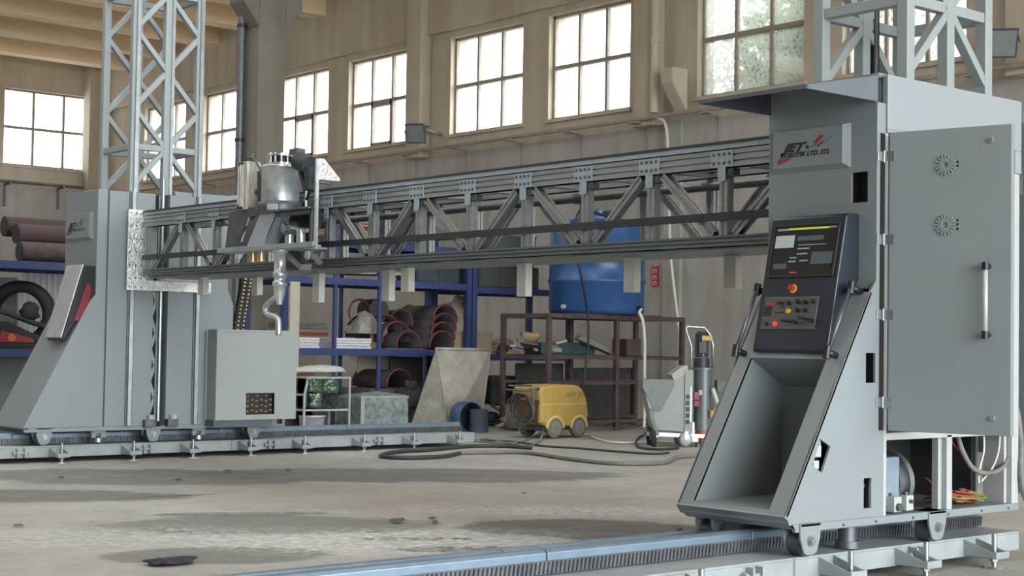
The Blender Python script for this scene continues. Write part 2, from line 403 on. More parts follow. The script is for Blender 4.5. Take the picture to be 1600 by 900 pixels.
WFRAME = mat('window_frame', (.33,.285,.24), .6, var=.15)
def pane_mat(name, frosted):
    m = bpy.data.materials.new(name); m.use_nodes = True; nt = m.node_tree; N = nt.nodes; L = nt.links
    out = N['Material Output']; N.remove(N['Principled BSDF'])
    tr = N.new('ShaderNodeBsdfTransparent'); gl = N.new('ShaderNodeBsdfGlossy'); gl.inputs['Roughness'].default_value = .05
    tl = N.new('ShaderNodeBsdfTranslucent'); tl.inputs[0].default_value = (.55,.58,.52,1) if frosted else (.9,.92,.9,1)
    m1 = N.new('ShaderNodeMixShader'); m2 = N.new('ShaderNodeMixShader')
    tc = N.new('ShaderNodeTexCoord')
    if frosted:
        n = N.new('ShaderNodeTexVoronoi'); n.inputs['Scale'].default_value = 16; L.new(tc.outputs['Object'], n.inputs['Vector'])
        nn = N.new('ShaderNodeTexNoise'); nn.inputs['Scale'].default_value = 5; L.new(tc.outputs['Object'], nn.inputs['Vector'])
        ad = N.new('ShaderNodeMath'); ad.operation = 'MULTIPLY'; L.new(n.outputs['Distance'], ad.inputs[0]); L.new(nn.outputs[0], ad.inputs[1])
        r = N.new('ShaderNodeValToRGB'); r.color_ramp.elements[0].position = .08; r.color_ramp.elements[1].position = .3
        r.color_ramp.elements[0].color = (.15,.15,.15,1); r.color_ramp.elements[1].color = (.75,.75,.75,1); L.new(ad.outputs[0], r.inputs[0])
        L.new(r.outputs[0], m1.inputs[0])
    else: m1.inputs[0].default_value = .04
    L.new(tr.outputs[0], m1.inputs[1]); L.new(tl.outputs[0], m1.inputs[2])
    m2.inputs[0].default_value = .05; L.new(m1.outputs[0], m2.inputs[1]); L.new(gl.outputs[0], m2.inputs[2]); L.new(m2.outputs[0], out.inputs[0])
    return m
PANE = pane_mat('clear_pane', False); FROST = pane_mat('frosted_pane', True)
def window(i, a, b, z0, z1, along, at, pane=PANE, vent=False):
    """3 x 2 lights; along 'x' (back wall) or 'y' (left wall)"""
    s = 1 if along == 'x' else -1
    def bx(mb, u0, u1, w0, w1, d0, d1):
        if along == 'x': mb.box((u0, at+d0, w0), (u1, at+d1, w1))
        else: mb.box((at-d0, u0, w0), (at-d1, u1, w1))
    f = MB(); t = .045; D0, D1 = .10, .16
    for (u0,u1,w0,w1) in ((a,b,z0,z0+t),(a,b,z1-t,z1),(a,a+t,z0,z1),(b-t,b,z0,z1)): bx(f,u0,u1,w0,w1,D0,D1)
    zm = z0+(z1-z0)*.5; W = b-a
    bx(f,a,b,zm-.03,zm+.03,D0-.01,D1)
    for q in (1,2): bx(f, a+W*q/3-.025, a+W*q/3+.025, z0, z1, D0-.005, D1)
    if vent:
        u0, u1 = a+W/3, a+2*W/3
        for (p,q,r,t2) in ((u0,u0+.05,z0,zm),(u1-.05,u1+.04,z0,zm),(u0,u1,zm-.09,zm),(u0,u1,z0,z0+.09)): bx(f,p,q,r,t2,D0-.02,D1)
    o = struct(f, 'window_%d' % i, WFRAME)
    g = MB(); bx(g, a+.02, b-.02, z0+.02, z1-.02, D0+.03, D0+.036); build(g, 'pane', pane, o)
    sl = MB(); bx(sl, a-.06, b+.06, z0-.05, z0, -.06, .1); build(sl, 'sill', WALL_U, o)
    for (u0,u1) in ((a-.001,a+.03),): pass
    return o
for i, (a, b) in enumerate(WX[:8]): window(i+1, a, b, Z0, Z1, 'x', YB, FROST if i in (6, 7) else PANE, vent=i in (2, 3))
for i, (a, b) in enumerate(WYL): window(i+9, a, b, 5.12, 6.92, 'y', XL)

# free-standing concrete column with corbels and a dark down pipe
cx, cy = -19.1, 11.42
cm = MB().box((cx-.40, cy-.02, 0), (cx, cy+.42, 9))
cz = U(443,48,x=cx).z; ct = U(470,15,x=cx).z
for sgn in (1,-1):
    y0 = cy+.42 if sgn > 0 else cy-.02
    cm.yz([(y0,cz),(y0+sgn*.27,ct),(y0+sgn*.27,ct+.9),(y0,ct+.9)], cx-.40, cx)
col = struct(cm, 'column', CONC, bevel=.015)
dp = MB().cyl((cx-.33,cy-.115,.02),(cx-.33,cy-.115,ZC+.3),.06,n=14)
dpo = build(dp, 'drain_pipe', STEEL_D, loc=(cx-.33,cy-.115,0)); tag(dpo, 'dark drain pipe running up the near side of the concrete column', 'pipe')
for z in (2.2, 3.95, 5.6): build(MB().cyl((cx-.33,cy-.115,z),(cx-.33,cy-.115,z+.05),.072,n=14), 'clamp', BLACK, dpo)

# wall pipe on brackets along the back wall, and the same on the left wall
pr = thing('wall_pipe', (-20, YB-.2, 4.5), 'long thin pipe on brackets running under the row of windows', 'pipe')
build(MB().cyl((XL+.3,YB-.30,4.5),(8,YB-.30,4.5),.035,n=10), 'pipe', WFRAME, pr)
xb = XL+1.2
while xb < 0:
    build(MB().bar((xb,YB-.001,4.42),(xb,YB-.36,4.46),.04,.03).bar((xb,YB-.02,4.43),(xb,YB-.02,4.05),.04,.03).box((xb-.09,YB-.36,4.44),(xb+.09,YB-.24,4.466)), 'bracket', WFRAME, pr); xb += 1.45
p2 = thing('wall_pipe', (XL+.3, 10, 4.7), 'thin dark pipe on brackets along the far left end wall', 'pipe')
build(MB().cyl((XL+.3,0,4.7),(XL+.3,YB-.6,4.7),.035,n=10), 'pipe', STEEL_D, p2)
for yb in (3, 5, 7, 9, 11, 13, 14.2, 15.5):
    build(MB().bar((XL+.021,yb,4.64),(XL+.36,yb,4.66),.05,.04).bar((XL+.05,yb,4.65),(XL+.05,yb,4.15),.05,.04), 'bracket', STEEL_D, p2)
dr = MB().cyl((-16.05,YB-.3,4.56),(-16.05,YB-.3,ZC+.3),.07,n=12)
o = build(dr, 'drain_pipe', WALL_U, loc=(-16.05,YB-.3,4.56)); tag(o, 'pale vertical drain pipe beside the frosted window', 'pipe')
build(MB().cyl((-16.05,YB-.3,5.6),(-16.05,YB-.3,5.68),.085,n=12), 'collar', WALL_U, o)
cb = MB().tube([(-16.05,YB-.30,4.5), U(1040,195,y=YB-.29), U(1044,260,y=YB-.27), U(1047,380,y=YB-.27), U(1052,440,y=YB-.27), U(1062,520,y=YB-.3), U(1066,560,y=YB-.3)], .022, spline=5)
o = build(cb, 'hanging_cable', PVC, loc=(-15.8,YB-.3,2)); tag(o, 'pale cable hanging down the back wall beside the red sign', 'cable')

def floodlight(c, yaw, label, wall_y):
    t = thing('floodlight', c, label, 'floodlight')
    c = Vector(c); d = Vector((math.sin(yaw)*.8, -math.cos(yaw)*.8, -.55)).normalized(); r = d.cross(Vector((0,0,1))).normalized(); u = r.cross(d)
    f = MB(); a, b = .17, .19
    P = lambda x, y, q: c+r*x+u*y+d*q
    f.add([P(-a,-b,.05),P(a,-b,.05),P(a,b,.05),P(-a,b,.05),P(-a*.7,-b*.7,-.09),P(a*.7,-b*.7,-.09),P(a*.7,b*.7,-.09),P(-a*.7,b*.7,-.09)],
          [(0,1,2,3),(7,6,5,4),(4,5,1,0),(5,6,2,1),(6,7,3,2),(7,4,0,3)])
    for q in range(-3,4): f.bar(P(q*.05,-b*.6,-.12),P(q*.05,b*.6,-.12),.012,.06,up=d)
    build(f, 'housing', mat('flood_housing',(.06,.075,.095),.5), t, bevel=.008)
    g = MB().add([P(-a*.88,-b*.85,.053),P(a*.88,-b*.85,.053),P(a*.88,b*.85,.053),P(-a*.88,b*.85,.053)], [(0,1,2,3)])
    build(g, 'lens', mat('flood_lens',(.25,.26,.27),.15), t)
    y = MB().tube([P(-a-.03,0,0),P(-a-.03,0,-.22),P(a+.03,0,-.22),P(a+.03,0,0)], .015)
    y.bar(P(0,0,-.22), (c.x, wall_y, c.z+.02), .05, .05)
    build(y, 'yoke', STEEL_D, t)
p = U(650,207,y=YB-.55); floodlight(p, .7, 'grey floodlight on the wall beside the second bright window', YB-.001)
p = U(1566,65,y=YB-.55); floodlight(p, .7, 'dark floodlight on the wall at the far right', YB-.001)
p = U(1024,432,y=YB-.03)
sg = thing('fire_sign', p, 'small upright red sign with white symbols on back wall', 'sign')
build(MB().box((p.x-.065,YB-.045,p.z-.15),(p.x+.065,YB-.021,p.z+.15)), 'plate', SIGNR, sg)
for zz in (.08,-.015,-.105):
    s_ = MB().prism([(p.x+a*.9,YB-.045,p.z+zz+c*.55) for a, c in ((-.045,-.05),(-.02,-.05),(-.02,.035),(.02,.035),(.02,-.05),(.045,-.05),(.045,.06),(-.045,.06))], (0,-.003,0)); build(s_, 'symbol', WHITE, sg)

# shrub outside the frosted windows
LEAF = mat('leaf', (.20,.25,.055), .6, var=.5, scale=3); 
def shrub(c, rx, rz, n, label, seed):
    rr = random.Random(seed); c = Vector(c); m = MB()
    for _ in range(n):
        p = c+Vector((max(-1.4,min(1.6,rr.gauss(.25,rx*.5))), abs(rr.gauss(0,.5))-.3, rr.gauss(-.3,rz*.45))); a = Vector((rr.uniform(-1,1),rr.uniform(-1,1),rr.uniform(-1,1))).normalized(); b = a.orthogonal().normalized()
        s_ = rr.uniform(.07,.15); m.add([p-a*s_,p+b*s_*.45,p+a*s_,p-b*s_*.45],[(0,1,2,3)])
    t = thing('tree', (c.x,c.y,0), label, 'tree')
    build(m, 'foliage', LEAF, t)
    build(MB().cyl((c.x,c.y,0),(c.x+.2,c.y,c.z),.12,.05,n=8).cyl((c.x+.1,c.y,c.z*.6),(c.x-.7,c.y,c.z+.4),.06,.02,n=6), 'trunk', WOOD, t)
shrub((-14.1,YB+1.3,5.2), 1.9, 1.7, 8500, 'leafy green tree outside the frosted window above the canopy', 3)
struct(MB().box((XL-5,YB+.36,-.3),(30,YB+30,-.02)), 'ground', mat('yard_soil',(.3,.27,.2),.9))
# ------------------------------------------------------------------ rail tracks
def track(xf, y0, y1, label, joint, feet, clamps):
    """xf: x of the +X side face of the base channel; runs along Y"""
    zt = .145; xb = xf-.70
    t = thing('rail_track', (xf-.35, (y0+y1)/2, 0), label, 'rail track')
    segs = [y0]+[j for j in joint if y0 < j < y1]+[y1]
    for a, b in zip(segs[:-1], segs[1:]):
        m = MB().box((xb,a+.002,zt-.012),(xf,b-.002,zt)).box((xf-.012,a+.002,.045),(xf,b-.002,zt-.012)).box((xb,a+.002,.045),(xb+.012,b-.002,zt-.012))
        m.box((xf-.02,a,.045),(xf+.0,a+.012,zt)).box((xf-.06,a+.002,.045),(xf-.012,b-.002,.053))
        build(m, 'base_channel', TRACK, t, bevel=.003)
        xr = xf-.25
        prof = [(xr,.205),(xr,.236),(xr-.012,.248),(xr-.05,.248),(xr-.062,.236),(xr-.062,.215),(xr-.045,.20),(xr-.045,.145),(xr-.07,.145),(xr-.07,.146),(xr+.0,.146)]
        build(MB().prism([(x,a+.003,z) for x, z in [(xr+.0,.146),(xr,.236),(xr-.012,.248),(xr-.05,.248),(xr-.062,.236),(xr-.062,.146)]], (0,b-a-.006,0)), 'rail', RAILB, t, bevel=.004)
        build(MB().prism([(x,a+.003,z) for x, z in [(xb+.10,.146),(xb+.10,.215),(xb+.16,.215),(xb+.16,.146)]], (0,b-a-.006,0)), 'rail', RAILB, t, bevel=.004)
    # toothed rack on the side of the rail
    xr = xf-.25; rk = MB().box((xr,y0,.150),(xr+.014,y1,.204)); y = max(y0, 2.2 if xf > -8 else y0)
    while y < min(y1, 8.5 if xf > -8 else y1):
        rk.add([(xr+.014,y,.153),(xr+.014,y+.012,.153),(xr+.014,y+.020,.201),(xr+.014,y+.008,.201),(xr+.022,y+.003,.153),(xr+.022,y+.009,.153),(xr+.022,y+.017,.201),(xr+.022,y+.011,.201)],
               [(4,5,6,7),(0,4,7,3),(1,2,6,5),(3,7,6,2),(0,1,5,4)]); y += .0235
    build(rk, 'gear_rack', STEEL_D, t)
    for y in feet:
        a = MB()
        for q in (-.055, .055):
            a.prism([(xf,y+q-.004,.055),(xf,y+q-.004,.135),(xf+.16,y+q-.004,.088),(xf+.19,y+q-.004,.088),(xf+.19,y+q-.004,.055)], (0,.008,0))
        a.box((xf,y-.055,.052),(xf+.19,y+.055,.062)).box((xf+.182,y-.055,.062),(xf+.19,y+.055,.088))
        ao = build(a, 'support_arm', TRACK, t, bevel=.002)
        f = MB().cyl((xf+.14,y,.0),(xf+.14,y,.012),.062,.055,n=20).cyl((xf+.14,y,.012),(xf+.14,y,.175),.0135,n=10).cyl((xf+.14,y,.062),(xf+.14,y,.076),.025,n=6,smooth=False).cyl((xf+.14,y,.036),(xf+.14,y,.050),.025,n=6,smooth=False)
        build(f, 'levelling_foot', STEEL, ao)
        f = MB().cyl((xb-.12,y+.35,.0),(xb-.12,y+.35,.012),.062,.055,n=16).cyl((xb-.12,y+.35,.012),(xb-.12,y+.35,.15),.0135,n=8).box((xb-.17,y+.30,.055),(xb,y+.40,.065))
        build(f, 'levelling_foot', STEEL_D, t)
    for y in clamps:
        c = MB().box((xf,y-.04,.05),(xf+.045,y-.025,.13)).box((xf,y+.025,.05),(xf+.045,y+.04,.13)).cyl((xf+.02,y-.07,.09),(xf+.02,y+.07,.09),.011,n=8).cyl((xf+.02,y-.075,.09),(xf+.02,y-.06,.09),.02,n=6)
        build(c, 'joint_clamp', TRACK, t, bevel=.002)
    return t
XN = -4.605; XF = -13.12
track(XN, 1.4, 7.5, 'nearest grey rail track under the console machine, with gear teeth showing', [4.33,5.62], [4.0,4.85,5.86,6.45,7.04], [5.33,6.55])
track(XF, 2.6, 10.62, 'far rail track on feet, running under the lattice machine to the hopper', [5.55,7.62,9.12], [5.14,5.84,6.53,7.13,7.75,8.36,9.07,9.70,10.30], [5.52,6.72,8.05,9.35])

# ------------------------------------------------------------------ lattice tower (shared by both machines)
def lattice(t, xr, xl, y0, y1, zb, zt, rails):
    """six square posts; xr/xl outer faces in x, y0..y1 outer faces in y"""
    w = .066; ym = (y0+y1)/2
    for x in (xr-w, xl):
        for y in (y0, ym-w/2, y1-w):
            build(MB().box((x,y,zb),(x+w,y+w,zt)), 'post', PAINT_T, t, bevel=.006)
    xa, xc = xr-w/2, xl+w/2; ya, yc = y0+w/2, y1-w/2
    bay = .735; n = int((zt-zb)/bay)+1
    for x in (xa, xc):
        for i in range(n):
            z = zb+.06+i*bay
            for (p, q) in (((ya,z),(ym,z+bay/2)),((yc,z),(ym,z+bay/2)),((ym,z+bay/2),(ya,z+bay)),((ym,z+bay/2),(yc,z+bay))):
                if max(p[1],q[1]) > zt: continue
                build(MB().bar((x,p[0],p[1]),(x,q[0],q[1]),.045,.055,up=(1,0,0)), 'diagonal_brace', PAINT_T, t, bevel=.004)
    for i in range(0, n, 2):
        z = zb+.43+i*bay
        if z > zt: break
        for x in (xa, xc):
            for (p, q) in ((ya,ym),(ym,yc)):
                build(MB().bar((x,p+w/2,z),(x,q-w/2,z),.05,.055), 'cross_bar', PAINT_T, t, bevel=.004)
        for y in (ya, yc): build(MB().bar((xc+w/2,y,z),(xa-w/2,y,z),.05,.055), 'cross_bar', PAINT_T, t, bevel=.004)
    if rails:
        for y in (y0+.05, y1-.02):
            m = MB().box((xr,y-.018,rails),(xr+.022,y+.018,zt))
            z = rails+.05
            while z < zt: m.cyl((xr+.022,y,z),(xr+.0235,y,z),.008,n=8); z += .09
            build(m, 'linear_rail', STEEL, t)
        s = MB().cyl((xr-.03,ym+.0,rails),(xr-.03,ym+.0,zt),.022,n=12); build(s, 'lead_screw', BLACK, t)
        ch = MB().box((xr,ym+.03,rails),(xr+.012,ym+.06,zt)); build(ch, 'screw_cover', STEEL, t)

# ------------------------------------------------------------------ logo used on both machines
LOGOR = mat('logo_red', (.28,.045,.045), .5)
def logo(parent, x0, y, z0, s):
    """x0,z0: lower left of plate in the plane Y=y, plate .58 x .27 scaled by s; faces -Y"""
    W, H = .58*s, .26*s; e = .030*s
    m = MB()
    P = [(x0,y,z0),(x0+W,y,z0),(x0+W,y,z0+H),(x0,y,z0+H)]; Q = [(x0+e,y-.028,z0+e),(x0+W-e*1.3,y-.028,z0+e),(x0+W-e*1.3,y-.028,z0+H-e*.3),(x0+e,y-.028,z0+H-e*.3)]
    m.add(P+Q, [(4,5,6,7),(0,1,5,4),(1,2,6,5),(2,3,7,6),(3,0,4,7),(3,2,1,0)])
    o = build(m, 'name_plate', PAINT, parent)
    yy = y-.0285; k = s
    t1 = MB().text('JET', .068*k, (x0+.108*k,yy,z0+.124*k), (1,0,0), (0,0,1), .0004, shear=.45, bold=.004*k, wide=1.55)
    t1.text('ROBOTIK LTD. STI.', .036*k, (x0+.082*k,yy,z0+.092*k), (1,0,0), (0,0,1), .0004, shear=.4, bold=.0020*k, wide=1.2)
    q = lambda a, c: (x0+a*k, yy-.0005, z0+c*k)
    t1.add([q(.272,.142),q(.288,.130),q(.304,.144),q(.288,.156)], [(0,1,2,3)])
    t1.tube([q(.300,.130),q(.315,.138),q(.335,.148),q(.36,.147)], .0016*k, n=4)
    t1.add([q(.372,.138),q(.395,.155),q(.450,.200),q(.446,.200)], [(0,1,2,3)]); t1.add([q(.398,.142),q(.42,.156),q(.470,.192),q(.467,.194)], [(0,1,2,3)])
    build(t1, 'lettering', BLACK, o)
    for sh in (((.062,.050),(.070,.086),(.185,.088),(.13,.066)),((.328,.166),(.350,.152),(.412,.196),(.390,.208)),((.352,.142),(.368,.133),(.410,.164),(.398,.171))):
        build(MB().add([q(*e) for e in sh], [(0,1,2,3)]), 'red_mark', LOGOR, o)
def wheel(t, x, y, face=1):
    """grooved steel wheel in a forked bracket hanging under the machine"""
    z = .205
    b = MB()
    for q in (0, -.10): b.yz([(y-.075,.30),(y+.075,.30),(y+.072,.235),(y+.045,.165),(y+.02,.155),(y-.02,.155),(y-.045,.165),(y-.072,.235)], x+q-.014, x+q)
    b.box((x-.114,y-.072,.285),(x,y+.072,.30))
    o = build(b, 'wheel_bracket', PAINT, t, bevel=.003)
    build(MB().cyl((x-.095,y,z),(x-.02,y,z),.060,n=28), 'wheel', STEEL_D, o, bevel=.004)
    build(MB().cyl((x,y,z+.015),(x+.006,y,z+.015),.026,n=16).cyl((x+.006,y,z+.015),(x+.020,y,z+.015),.019,n=6,smooth=False), 'axle_bolt', STEEL, o)

# ------------------------------------------------------------------ far machine
FX0, FX1 = -13.83, -13.15
fm = thing('gantry_machine', (-13.49, 6.7, .145), 'far light grey gantry machine carrying a lattice tower', 'machine')
B = MB()
B.yz([(5.554,.30),(6.14,1.42),(6.203,1.50),(6.203,2.46),(6.30,2.46),(6.30,.30)], FX0, FX1)
build(B, 'body', PAINT, fm, bevel=.006)
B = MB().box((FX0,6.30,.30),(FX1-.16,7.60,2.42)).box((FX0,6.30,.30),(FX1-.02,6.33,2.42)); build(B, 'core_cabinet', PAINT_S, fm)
B = MB().box((FX1-.16,6.315,.30),(FX1,6.775,2.455)); build(B, 'side_panel', PAINT, fm, bevel=.005)
B = MB().box((FX1-.16,6.925,.30),(FX1,7.56,2.455)); build(B, 'side_panel', PAINT, fm, bevel=.005)
B = MB().yz([(7.56,.30),(7.63,.36),(7.63,1.45),(7.56,1.6)], FX1-.45, FX1-.01); build(B, 'rear_panel', PAINT, fm, bevel=.005)
B = MB().box((FX0,5.60,.275),(FX1,7.66,.30)).box((FX1-.02,5.56,.265),(FX1+.004,8.2,.29)); build(B, 'base_plate', PAINT, fm, bevel=.003)
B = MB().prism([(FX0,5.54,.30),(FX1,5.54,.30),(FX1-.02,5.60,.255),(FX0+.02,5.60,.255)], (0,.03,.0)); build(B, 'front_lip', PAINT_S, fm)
B = MB().box((FX0+.1,7.0,2.42),(FX1-.05,7.62,2.50)); B.prism([(FX1-.55,7.62,2.44),(FX1-.05,7.62,2.44),(FX1-.0,7.74,2.52),(FX1-.6,7.74,2.52)], (0,0,.012)); B.box((FX0+.2,7.62,1.9),(FX1-.12,7.82,2.44)); build(B, 'rear_box', PAINT, fm, bevel=.004)
for y in (6.545, 7.225):
    m = MB().box((FX1,y-.034,.31),(FX1+.010,y+.034,2.46)); build(m, 'rail_backing', STEEL_D, fm)
    m = MB().box((FX1+.010,y-.017,.31),(FX1+.032,y+.017,2.46)); z = .4
    while z < 2.4: m.cyl((FX1+.032,y,z),(FX1+.0335,y,z),.008,n=8); z += .09
    build(m, 'linear_rail', STEEL, fm)
m = MB().box((FX1-.10,6.79,.32),(FX1-.09,6.91,2.45)); build(m, 'screw_recess', DARK, fm)
build(MB().cyl((FX1-.03,6.865,.34),(FX1-.03,6.865,2.6),.020,n=12), 'lead_screw', STEEL, fm)
m = MB()
for z0 in [q*.3+.42 for q in range(4)]:
    m.bar((FX1-.07,6.79,z0),(FX1-.07,6.84,z0+.14),.02,.03); m.bar((FX1-.07,6.84,z0+.14),(FX1-.07,6.79,z0+.28),.02,.03)
m.box((FX1-.06,6.835,.32),(FX1-.045,6.85,2.45)); build(m, 'inner_lattice', PAINT_T, fm)
for y in (6.75, 6.98):
    o = build(MB().box((FX1-.02,y-.055,.29),(FX1+.06,y+.055,.36)), 'bumper_block', STEEL_D, fm, bevel=.004)
    build(MB().cyl((FX1+.02,y+.02,.36),(FX1+.02,y+.02,.40),.033,n=14), 'bumper', WHITE, o)
lattice(fm, -13.17, -13.83, 6.52, 7.25, 2.455, 5.6, 2.46)
logo(fm, -13.80, 6.203, 2.00, .98)
# red lamp housing standing on the sloped front
B = MB().yz([(6.203,1.76),(6.095,1.76),(5.905,1.095),(5.92,1.075),(6.14,1.43),(6.203,1.5)], -13.51, -13.175); o = build(B, 'lamp_housing', BLACK, fm, bevel=.006)
n_ = Vector((0,-.66,.25)).normalized()
d_ = Vector((0,-.25,-.66)).normalized()
B = MB().prism([(-13.515,6.091,1.765),(-13.172,6.091,1.765),(-13.172,5.897,1.10),(-13.515,5.897,1.10)], n_*.012); build(B, 'front_cover', mat('silver_cover',(.50,.52,.56),.35,.4), o, bevel=.004)
B = MB().prism([(-13.172,6.165,1.575),(-13.172,6.125,1.60),(-13.172,6.005,1.255),(-13.172,6.05,1.255),(-13.172,6.155,1.44)], (.008,0,0)); build(B, 'red_lens', mat('red_lens',(.20,.012,.022),.3), o, bevel=.003)
# cable cabinet at the end of the machine
cx0, cx1, cy0, cy1, cz0, cz1 = -13.13, -12.96, 7.345, 8.235, .345, 1.205
hy0, hy1, hz0, hz1 = 7.675, 7.99, .395, .60
B = MB().holed(rect(cy0,cy1,cz0,cz1), [rect(hy0,hy1,hz0,hz1)], (cx1,0,0), (0,1,0), (0,0,1), (-.012,0,0))
B.box((cx0,cy0,cz0),(cx1-.012,cy0+.012,cz1)).box((cx0,cy1-.012,cz0),(cx1-.012,cy1,cz1)).box((cx0,cy0+.012,cz0),(cx1-.012,cy1-.012,cz0+.012)).box((cx0,cy0+.012,cz1-.012),(cx1-.012,cy1-.012,cz1)).box((cx0-.22,cy0-.02,cz0),(cx0,cy1,cz1-.02))
B.box((cx1-.006,cy0+.012,cz1-.02),(cx1+.004,cy1-.012,cz1-.012))
cab = build(B, 'cable_cabinet', mat('cabinet_paint',(.33,.355,.345),.5,var=.03), fm, bevel=.003)
build(MB().box((cx1-.05,hy0-.02,hz0-.02),(cx1-.045,hy1+.02,hz1+.02)), 'gland_plate', BLACK, cab)
g = MB()
for i in range(6):
    for j in range(4):
        y = hy0+.03+i*.051; z = hz0+.028+j*.05+(.012 if i % 2 else 0)
        if z > hz1-.015 or (i == 5 and j == 3): continue
        g.cyl((cx1-.045,y,z),(cx1-.015,y,z),.011,.007,n=8)
build(g, 'cable_gland', BRASS, cab)['kind'] = 'stuff'
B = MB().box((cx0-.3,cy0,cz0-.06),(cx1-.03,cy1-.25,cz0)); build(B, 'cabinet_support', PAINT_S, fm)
for y in (5.75, 6.81, 7.88): wheel(fm, FX1, y)
for y in (6.28, 7.30):
    m = MB().box((FX1-.10,y-.06,.24),(FX1-.02,y+.06,.275)).box((FX1-.06,y+.02,.20),(FX1-.03,y+.07,.29)).box((FX1-.06,y-.07,.20),(FX1-.03,y-.03,.29)); o = build(m, 'guide_bracket', PAINT, fm, bevel=.003)
    build(MB().cyl((FX1-.05,y,.16),(FX1-.05,y,.20),.045,n=16), 'guide_roller', STEEL, o)

# energy chain hanging behind the cabinet
ch = thing('cable_chain', (-13.25, 7.86, .9), 'black cable chain with pale dots hanging behind the cable cabinet', 'cable chain')
path = [U(389,418,x=-13.3), U(384,445,x=-13.3), U(379,475,x=-13.3), U(374,505,x=-13.3), U(372,540,x=-13.3), U(372,580,x=-13.3)]
L_ = MB(); D_ = MB(); tot = 0; pts = []
for a, b in zip(path[:-1], path[1:]):
    for q in range(5): pts.append(a.lerp(b, q/5))
for a, b in zip(pts[:-1], pts[1:]):
    L_.bar(a, a.lerp(b,.86), .12, .05, up=(1,0,0)); c_ = a.lerp(b,.43)
    D_.cyl(c_+Vector((.0,.03,0))+Vector((.024,0,0)), c_+Vector((.034,.03,0)), .010, n=8).cyl(c_+Vector((.024,-.03,0)), c_+Vector((.034,-.03,0)), .010, n=8)
build(L_, 'chain_links', BLACK, ch); build(D_, 'chain_pins', BRASS, ch)['kind'] = 'stuff'
# ------------------------------------------------------------------ near machine
NX0, NX1 = -5.26, -4.58
nm = thing('gantry_machine', (-4.92, 6.6, .145), 'nearest grey gantry machine with operator screen and open cabinet door', 'machine')
TH = .015
# side panel facing the viewer, with three cut-outs
sl = lambda z: 5.535+(z-.34)*(6.150-5.535)/(1.385-.34)          # y on the sloped front edge
outer = [(5.535,.34),(6.150,1.385),(6.195,1.44),(6.195,2.31),(6.262,2.31),(6.262,.30),(5.56,.30)]
h1 = [(6.118,.945),(6.192,.945),(6.192,1.088),(6.118,1.088)]
h2 = [(6.108,.345),(6.166,.345),(6.166,.488),(6.108,.488)]
h3 = [(5.790,.527),(5.852,.648),(5.775,.686),(5.762,.65),(5.722,.566)]
B = MB().holed(outer, [h1,h2,h3], (NX1,0,0), (0,1,0), (0,0,1), (-TH,0,0)); build(B, 'side_panel', PAINT, nm, bevel=.002)
for (a, b, c, d) in ((6.105,6.205,.93,1.10),(6.095,6.18,.33,.50)):
    o = build(MB().box((NX1-.09,a,c),(NX1-.08,b,d)).box((NX1-.08,a,c),(NX1-TH-.001,a+.008,d)).box((NX1-.08,b-.008,c),(NX1-TH-.001,b,d)).box((NX1-.08,a,d-.008),(NX1-TH-.001,b,d)), 'recess_box', BLACK, nm)
    if c < .5: build(MB().cyl((NX1-.05,(a+b)/2+.005,.345),(NX1-.05,(a+b)/2+.005,.44),.018,n=12).cyl((NX1-.05,(a+b)/2+.005,.44),(NX1-.05,(a+b)/2+.005,.458),.026,n=6,smooth=False), 'jack_bolt', STEEL, o)
o = build(MB().yz([(5.70,.515),(5.875,.515),(5.875,.70),(5.775,.70)], NX1-.07, NX1-.06), 'recess_box', BLACK, nm)
c3 = MB().box((NX1-.06,5.755,.60),(NX1-.012,5.80,.655)).box((NX1-.06,5.745,.545),(NX1-.012,5.785,.585)).box((NX1-.06,5.79,.63),(NX1-.015,5.80,.70))
build(c3, 'connector', WHITE, o, bevel=.003)
B = MB().holed(outer, [], (NX0,0,0), (0,1,0), (0,0,1), (TH,0,0)); build(B, 'side_panel', PAINT, nm)
# front: upright upper panel, with the slot beside the screen
B = MB().holed(rect(NX0+TH,NX1-TH,1.40,2.44), [rect(-4.735,-4.635,1.825,1.975)], (0,6.195,0), (1,0,0), (0,0,1), (0,.015,0)); build(B, 'front_panel', PAINT, nm)
build(MB().box((-4.755,6.26,1.80),(-4.615,6.265,2.0)).box((-4.745,6.21,1.815),(-4.735,6.26,1.985)).box((-4.635,6.21,1.815),(-4.625,6.26,1.985)), 'recess_box', BLACK, nm)
# sloped front with the chute opening
O = Vector((0,5.535,.34)); V = Vector((0,6.150-5.535,1.385-.34)).normalized(); Nn = Vector((0,V.z,-V.y))
tz = lambda z: (z-.34)/V.z
B = MB().holed(rect(NX0,NX1,0,tz(1.385)), [rect(-5.165,-4.69,tz(.362),tz(1.055))], O, (1,0,0), V, Nn*.015); build(B, 'sloped_front', PAINT, nm, bevel=.002)
yb = lambda z: 5.535+(z-.34)*V.y/V.z
B = MB()
B.add([(-5.165,yb(.362),.362),(-5.165,yb(1.055),1.055),(-5.165,6.205,.91),(-5.165,6.205,.362)], [(0,1,2,3)])
B.add([(-4.69,yb(.362),.362),(-4.69,yb(1.055),1.055),(-4.69,6.205,.91),(-4.69,6.205,.362)], [(3,2,1,0)])
B.add([(-5.165,yb(1.055),1.055),(-4.69,yb(1.055),1.055),(-4.69,6.205,.91),(-5.165,6.205,.91)], [(0,1,2,3)])
B.add([(-5.165,6.205,.362),(-4.69,6.205,.362),(-4.69,6.205,.91),(-5.165,6.205,.91)], [(0,1,2,3)])
B.add([(-5.165,yb(.362),.362),(-4.69,yb(.362),.362),(-4.69,6.205,.362),(-5.165,6.205,.362)], [(0,1,2,3)])
build(B, 'chute', PAINT, nm)
